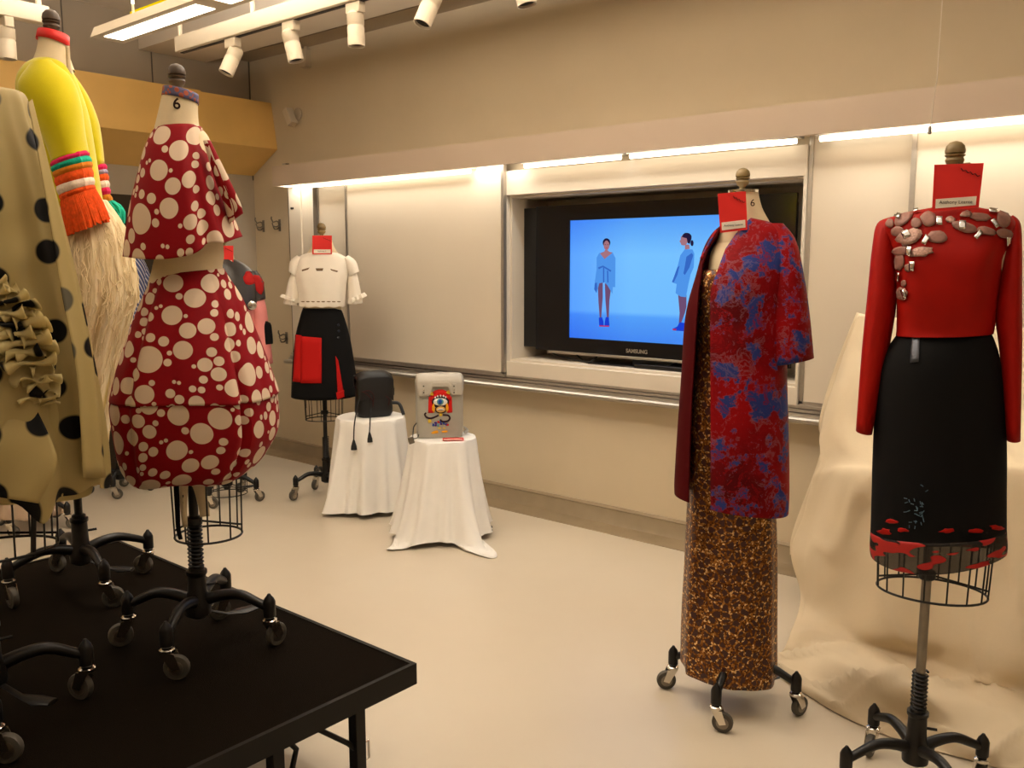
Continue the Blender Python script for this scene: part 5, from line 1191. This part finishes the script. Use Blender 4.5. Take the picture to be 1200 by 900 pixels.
# --- black backpack
def roundbox(w, d, h, r, n=6, taper=0, lean=0):
    """upright rounded slab profile as loft rows in local x,y"""
    pass
def bag_body(P, w, d, h, name, mat, parent, taper=0.0, bulge=.01, rows=10, cols=48, p=4.0, z0=0):
    vs = []; fs = []
    for i in range(rows + 1):
        f = i / rows; z = z0 + h * f; k = 1 - taper * f; e = min(1, math.sqrt(max(0, 1 - (abs(2 * f - 1)) ** 8)) * (.15 if p < 5 else .04) + (.85 if p < 5 else .96))
        for j in range(cols):
            a = 2 * PI * j / cols; c, s = math.cos(a), math.sin(a)
            x = w / 2 * k * e * math.copysign(abs(c) ** (2 / p), c); y = d / 2 * k * e * math.copysign(abs(s) ** (2 / p), s) * (1 + bulge * math.sin(PI * f) * 4)
            vs.append(P(x, y, z))
    for i in range(rows):
        for j in range(cols): fs.append((i * cols + j, i * cols + (j + 1) % cols, (i + 1) * cols + (j + 1) % cols, (i + 1) * cols + j))
    fs += [tuple(range(cols - 1, -1, -1)), tuple(rows * cols + j for j in range(cols))]
    return MB().add(vs, fs).build(name, mat, parent)
def frame_at(m, u, w, z, rot):
    c, s = math.cos(rot), math.sin(rot)
    return lambda x, y, zz: m.P(u + x * c - y * s, w + x * s + y * c, z + zz)
u1 = (m1.px(415, 484)[0] + m1.px(461, 484)[0]) / 2; w1 = m1.px(463, 484)[0] - m1.px(416, 484)[0]; h1 = m1.px(440, 433)[1] - m1.px(440, 485)[1]
bp = thing('black_backpack', tuple(m1.P(u1, 0, z1)), 'black leather flap backpack with tasselled drawcords', 'backpack')
F1 = frame_at(m1, u1, .01, z1 + .003, R(-16))
bag_body(F1, w1 * .96, .15, h1 * .84, 'body', M['leather'], bp, taper=.14, p=3.0)
def flap(P, w, d, h, drop, name, mat, parent, wave=0, back=None, tk=.005):
    """leather lid: over the top from the back edge and down the front"""
    prof = [(-d / 2 - .004, h * .80), (-d / 2 - .006, h * .93), (-d / 2 + .015, h + .004), (0, h + .014), (d / 2 - .015, h + .004), (d / 2 + .008, h * .95), (d / 2 + .012, h * .9), (d / 2 + .014, h - drop * .6), (d / 2 + .013, h - drop)]
    prof = smoothlist(prof, 3); n = 24; vs = []
    for i, (y, z) in enumerate(prof):
        f = i / (len(prof) - 1)
        for k in range(n + 1):
            g = k / n; x = (g - .5) * w * (1 + .03 * math.sin(PI * f)); dz = wave(g) * max(0, f - .6) / .4 if wave else 0
            e = abs(2 * g - 1) ** (10 if tk > .0045 else 4) * (1 if tk > .0045 else 2.4)
            vs.append(P(x, y - e * .012 * math.copysign(1, y), z + dz - e * .012))
    fs = [(i * (n + 1) + k, i * (n + 1) + k + 1, (i + 1) * (n + 1) + k + 1, (i + 1) * (n + 1) + k) for i in range(len(prof) - 1) for k in range(n)]
    return MB().add(vs, fs).build(name, mat, parent, solid=tk)
flap(F1, w1 * .93, .12, h1 * .96, h1 * .52, 'flap', M['leather'], bp, wave=lambda g: -.012 * math.sin(PI * g), tk=.0044)
def cordpx(m, pts, dw, r, name, mat, parent):
    P3 = [m.P(*(lambda a: (a[0], d_, a[1]))(m.px(x, y, d_))) for x, y, d_ in pts]; P3 = [Vector(q) for q in smoothlist([tuple(p) for p in P3], 5)]
    return MB().tube(P3, r, 8).build(name, mat, parent), P3[-1]
for pts in ([(424, 461, .09), (419, 475, .10), (417, 486, .205), (415, 500, .21), (414.5, 516, .22)], [(434, 463, .09), (434.5, 477, .10), (434, 486, .2), (433.5, 498, .205), (433, 507, .21)]):
    o, e = cordpx(m1, pts, 0, .0038, 'drawcord', M['leather'], bp)
    tsl = MB().lathe(e + Vector((0, 0, -.055)), [(.018, 0), (.016, .02), (.009, .045), (.004, .06)], 12).build('tassel', M['leather'], bp)
for pts in ([(424, 459, .10), (430, 462, .105), (437, 470, .105), (437, 477, .10)], [(426, 459, .10), (433, 458, .105), (438, 464, .105), (437, 474, .10)], [(452, 464, .07), (456, 468, .075), (455, 475, .07)]):
    cordpx(m1, pts, 0, .0028, 'red_lace', M['brown_lace'], bp)
P3 = [F1(w1 * .44, .03, h1 * .75), F1(w1 * .50, .035, h1 * .6), F1(w1 * .50, .03, h1 * .45)]
MB().tube(P3, .004, 8).build('buckle', M['chrome'], bp)
cordpx(m1, [(456, 472, -.02), (465, 472, -.02), (469, 475, 0), (473, 486, .02)], 0, .010, 'shoulder_strap', M['leather'], bp)
# --- grey backpack
ug = (m2.px(489, 508)[0] + m2.px(541, 510)[0]) / 2; wg = m2.px(545, 508)[0] - m2.px(488.5, 508)[0]; hg = m2.px(520, 438)[1] - m2.px(520, 510)[1]
gb_ = thing('grey_backpack', tuple(m2.P(ug, 0, z2)), 'pale grey leather backpack with a colourful one-eyed figure on the front', 'backpack')
F2 = frame_at(m2, ug, 0.0, z2 + .003, R(-6))
gbody = bag_body(F2, wg * .96, .12, hg * .97, 'body', M['grey_leather'], gb_, p=7, bulge=.006)
def wav(g):
    x = abs(g - .5) * 2
    return (-.034 if .45 < x < .97 else (.012 if x < .35 else (-.034 * max(0, (x - .35) / .1) + .012 * (1 - (x - .35) / .1)) if x <= .45 else .0))
flap(F2, wg * .95, .122, hg * .985, hg * .20, 'flap', M['grey_flap'], gb_, wave=wav)
tb = bvh(gbody)
for x in (496.5, 532):
    bx = m2.px(x, 455, .075); c = m2.P(bx[0], .083, m2.px(x, 456, .083)[1])
    MB().obox(c, m2.U * .010, m2.Wd * .0025, Vector((0, 0, .030))).build('closure_strap', M['grey_flap'], gb_, bevel=.002)
    for dz, mt in ((.016, 'iron'), (-.004, 'chrome'), (-.018, 'iron')): MB().lathe(c + Vector((0, 0, dz)) + m2.Wd * .002, [(.004, 0), (.004, .002), (.002, .003)], 10, m2.Wd).build('stud', M[mt], gb_)
K9 = 9.0
def g9(x, y): return (450 + x / K9, 430 + y / K9)
art = {'hair': '#c81812', 'gold': '#d9b83a', 'orange': '#e8a020', 'dark': '#2a0f18', 'white': '#e8e4dc', 'blue': '#20489a', 'teal': '#5d9aa0', 'violet': '#4a2f80', 'face': '#cfa35a'}
AM = {k: simple('print_' + k, v, .6) for k, v in art.items()}
def prn(x, y, rx, ry, rot, col, off, irr=0, seed=0, n=18, name='print'):
    X, Y = g9(x, y); return blob(tb, X, Y, rx / K9, ry / K9, rot, name, AM[col], gb_, off=off, irr=irr, seed=seed, n=n, thick=.0004)
def prnq(q, col, off, name='print'): return decal(tb, [g9(*p) for p in q], name, AM[col], gb_, off=off, n=4, m=6, thick=.0004)
prn(595, 330, 110, 95, 0, 'hair', .0015, name='printed_hair'); prnq([(470, 310), (535, 320), (530, 485), (465, 485)], 'hair', .0015, 'printed_hair'); prnq([(655, 320), (715, 310), (722, 480), (668, 485)], 'hair', .0015, 'printed_hair')
prn(492, 280, 28, 20, .2, 'gold', .0025, .35, 1); prn(684, 265, 28, 20, -.2, 'gold', .0025, .35, 2)
prn(595, 370, 92, 66, 0, 'dark', .0025); prn(594, 368, 76, 40, 0, 'white', .0035, name='printed_eye'); prn(592, 366, 36, 36, 0, 'teal', .0045, name='printed_eye'); prn(590, 366, 21, 24, 0, 'blue', .0055, name='printed_eye')
for k, (x, y) in enumerate([(540, 322), (566, 308), (596, 303), (626, 306), (650, 318)]): prn(x, y, 9, 12, 0, 'white', .0045, seed=k, n=8)
prn(522, 430, 14, 48, 0, 'orange', .0045, .2, 5); prn(665, 430, 14, 48, 0, 'orange', .0045, .2, 6)
prn(598, 448, 62, 42, 0, 'dark', .0035); prn(598, 448, 50, 32, 0, 'face', .0045, name='printed_mouth'); prn(597, 448, 38, 12, 0, 'white', .0055, name='printed_mouth'); prn(597, 450, 30, 5, 0, 'dark', .0065, .3, 3)
def pline(pts, col, r=.0032):
    P3 = []
    for x, y in smoothlist(pts, 4):
        h = hit(tb, *g9(x, y))
        if h: P3.append(h[0] + h[1] * .0015)
    MB().tube(P3, r, 6, flat=1).build('printed_arm', AM[col], gb_)
pline([(575, 510), (500, 540), (450, 530), (430, 500), (445, 485)], 'dark', .005); pline([(620, 505), (675, 510), (695, 540), (670, 570), (620, 575), (590, 555)], 'dark', .005)
prnq([(580, 490), (618, 490), (610, 520), (586, 520)], 'gold', .0035)
prn(482, 570, 20, 22, 0, 'gold', .0035, .3, 8); prn(480, 540, 22, 10, 0, 'hair', .0035, .3, 9)
for k, (x, y, c) in enumerate([(545, 590, 'violet'), (575, 580, 'hair'), (600, 600, 'violet'), (630, 590, 'blue'), (655, 605, 'violet'), (520, 610, 'blue'), (570, 612, 'teal'), (600, 575, 'blue'), (640, 575, 'violet'), (670, 610, 'hair'), (545, 612, 'violet')]): prn(x, y, 15, 11, .3 * k, c, .003, .3, k + 20, n=10)
prn(540, 688, 42, 16, -.2, 'orange', .003, .2, 31, name='printed_foot'); prn(643, 680, 34, 12, -.1, 'orange', .003, .2, 32, name='printed_foot'); prn(585, 645, 16, 8, 0, 'gold', .003, 0, 33); prn(635, 645, 14, 8, 0, 'gold', .003, 0, 34)
# strap ends, lock and chain
cordpx(m2, [(489, 495, .03), (485, 500, .05), (484, 508, .08), (483, 514, .19)], 0, .003, 'cord', M['black'], gb_)
cordpx(m2, [(491, 509, .06), (489, 513, .1), (486, 514, .18), (484, 514, .19)], 0, .0025, 'cord', M['black'], gb_)
c = m2.P(*(lambda a: (a[0], .195, a[1]))(m2.px(482, 516, .195)))
MB().obox(c, m2.U * .014 + Vector((0, 0, .004)), m2.Wd * .006, Vector((0, 0, .017)) - m2.U * .004).build('luggage_tag', M['steel'], gb_, bevel=.002)
P3 = [Vector(q) for q in smoothlist([tuple(p) for p in (F2(wg * .47, -.05, hg * .12), F2(wg * .56, -.04, hg * .10), F2(wg * .60, -.02, .02), F2(wg * .52, .0, .012))], 4)]
MB().tube(P3, .009, 8, flat=.3).build('shoulder_strap', M['grey_leather'], gb_)
MB().tube([F2(-wg * .06, -.02, hg * .98), F2(-wg * .05, -.02, hg * 1.02), F2(wg * .08, -.02, hg * 1.02), F2(wg * .1, -.02, hg * .98)], .005, 8).build('top_handle', M['grey_leather'], gb_)
# red card lying in front of the grey backpack
uc, wc_ = m2.px(531, 514, .10)[0], .115
cx = thing('name_card', tuple(m2.P(uc, wc_, z2 + .004)), 'red name card lying flat on the cloth before the grey backpack', 'card')
cc = m2.P(uc, wc_, z2 + .006)
MB().obox(cc, m2.U * .055, m2.Wd * .030, Vector((0, 0, .0015))).build('card_body', M['card'], cx, smooth=False)
MB().obox(cc + m2.Wd * .017 + Vector((0, 0, .0018)), m2.U * .050, m2.Wd * .009, Vector((0, 0, .0004))).build('name_panel', M['card_white'], cx, smooth=False)

# ================================================================== LARGE CREAM DRAPE ON THE RIGHT
def W3(x, y, Y=None, Z=None): return tuple(ony(x, y, Y) if Y is not None else onz(x, y, Z))
G = [
    [W3(1006, 368, 3.93), W3(1045, 372, 3.93), W3(1090, 376, 3.92), W3(1140, 380, 3.90), W3(1190, 384, 3.88), W3(1240, 388, 3.86), W3(1300, 390, 3.84)],
    [W3(985, 425, 3.86), W3(1030, 428, 3.85), W3(1080, 430, 3.84), W3(1130, 432, 3.82), W3(1185, 434, 3.80), W3(1240, 436, 3.78), W3(1300, 440, 3.76)],
    [W3(964, 492, 3.78), W3(1010, 496, 3.72), W3(1065, 500, 3.70), W3(1120, 500, 3.68), W3(1185, 500, 3.66), W3(1245, 500, 3.62), W3(1310, 500, 3.6)],
    [W3(964, 535, 3.74), W3(1000, 540, 3.58), W3(1055, 543, 3.55), W3(1115, 543, 3.52), W3(1185, 540, 3.50), W3(1250, 540, 3.48), W3(1315, 540, 3.45)],
    [W3(955, 562, 3.72), W3(985, 556, 3.50), W3(1040, 556, 3.46), W3(1105, 556, 3.43), W3(1180, 552, 3.40), W3(1255, 552, 3.38), W3(1325, 550, 3.35)],
    [W3(942, 605, 3.72), W3(968, 610, 3.50), W3(1030, 612, 3.42), W3(1100, 612, 3.40), W3(1178, 612, 3.36), W3(1255, 612, 3.34), W3(1330, 612, 3.30)],
    [W3(926, 648, 3.66), W3(962, 660, 3.46), W3(1025, 670, 3.38), W3(1100, 680, 3.34), W3(1180, 685, 3.30), W3(1260, 690, 3.27), W3(1340, 690, 3.24)],
    [W3(936, 700, 3.56), W3(962, 716, 3.40), W3(1020, 735, 3.30), W3(1095, 752, 3.24), W3(1175, 765, 3.20), W3(1260, 780, 3.16), W3(1350, 790, 3.12)],
    [W3(922, 752, Z=.04), W3(955, 745, Z=.03), W3(1015, 762, Z=.02), W3(1090, 785, Z=.02), W3(1170, 808, Z=.05), W3(1250, 830, Z=.05), W3(1340, 850, Z=.05)],
    [W3(912, 768, Z=.015), W3(955, 775, Z=.02), W3(1010, 788, Z=.12), W3(1080, 810, Z=.13), W3(1160, 838, Z=.06), W3(1240, 860, Z=.03), W3(1320, 880, Z=.05)],
    [W3(914, 790, Z=.008), W3(950, 806, Z=.02), W3(1005, 826, Z=.05), W3(1070, 850, Z=.015), W3(1145, 872, Z=.05), W3(1220, 892, Z=.02), W3(1300, 920, Z=.03)],
    [W3(925, 800, Z=.003), W3(960, 824, Z=.003), W3(1005, 848, Z=.003), W3(1065, 872, Z=.003), W3(1140, 892, Z=.003), W3(1215, 915, Z=.003), W3(1290, 945, Z=.003)],
]
rows = [smoothlist(r, 14) for r in G]
cols_ = list(zip(*rows)); fine = [smoothlist([tuple(p) for p in c], 9) for c in cols_]
nu, nv = len(fine), len(fine[0]); vs = []
for i in range(nu):
    for j in range(nv):
        p = Vector(fine[i][j]); g = i / nu; h = j / nv
        nh = noise.noise(Vector((g * 7 + h * 3, h * 2.2, 1.7))) * .05 + max(0, .35 - abs(noise.noise(Vector((g * 6 - h * 4, h * 3 + g * 2, 5.1))) * 3)) * .05
        nf = noise.noise(Vector((g * 3, h * 13 - g * 6, 2.3))) * .045 + max(0, .3 - abs(noise.noise(Vector((g * 3.5 + 3, h * 10 + g * 5, 8.8))) * 2.5)) * .11
        q = min(1, max(0, (h - .66) / .1)); nz = nh * (1 - q) + nf * q; cr = noise.noise(Vector((g * 30, h * 25, 3.3))) * .003
        amp = min(1, h * 8) * min(1, (1 - h) * 6)
        # pulled side edge folds
        v = Vector((0, -1, 0)) if h < .72 else Vector((0, 0, 1))
        p = p + v * (nz + cr) * amp
        if h > .7: p.z = max(p.z, .004)
        vs.append(p)
fs = [(i * nv + j, (i + 1) * nv + j, (i + 1) * nv + j + 1, i * nv + j + 1) for i in range(nu - 1) for j in range(nv - 1)]
dro = MB().add(vs, fs).build('draped_muslin', M['muslin'], None, origin=onz(1050, 800, 0), solid=.002, angle=180)
setp(dro, 'large cream muslin sheet falling from the wall over a box to the floor', 'drape')
# second layer hanging behind at the left edge of the sheet
bk = [[W3(1004, 366, 3.945), W3(1012, 368, 3.945)], [W3(975, 440, 3.93), W3(990, 442, 3.90)], [W3(960, 495, 3.90), W3(978, 498, 3.85)], [W3(962, 530, 3.88), W3(975, 535, 3.8)], [W3(930, 620, 3.88), W3(955, 622, 3.80)], [W3(926, 650, 3.88), W3(950, 655, 3.8)]]
rows = [smoothlist(r, 6) for r in bk]; fine = [smoothlist([tuple(p) for p in c], 5) for c in zip(*rows)]
vs = [Vector(p) for c in fine for p in c]; nv = len(fine[0])
fs = [(i * nv + j, (i + 1) * nv + j, (i + 1) * nv + j + 1, i * nv + j + 1) for i in range(len(fine) - 1) for j in range(nv - 1)]
rb_ = MB().add(vs, fs).build('rear_layer', M['muslin'], dro, solid=.002)
# the covered box under the muslin
bxp = ony(1000, 560, 3.56)
box('covered_box', (bxp.x + .03, 3.60, 0), (.9, 3.85, bxp.z - .06), M['wall_grey'])
setp(bpy.data.objects['covered_box'], 'plain grey box completely covered by the cream muslin sheet', 'box')
# small dark marks: floor clip under the near cloth
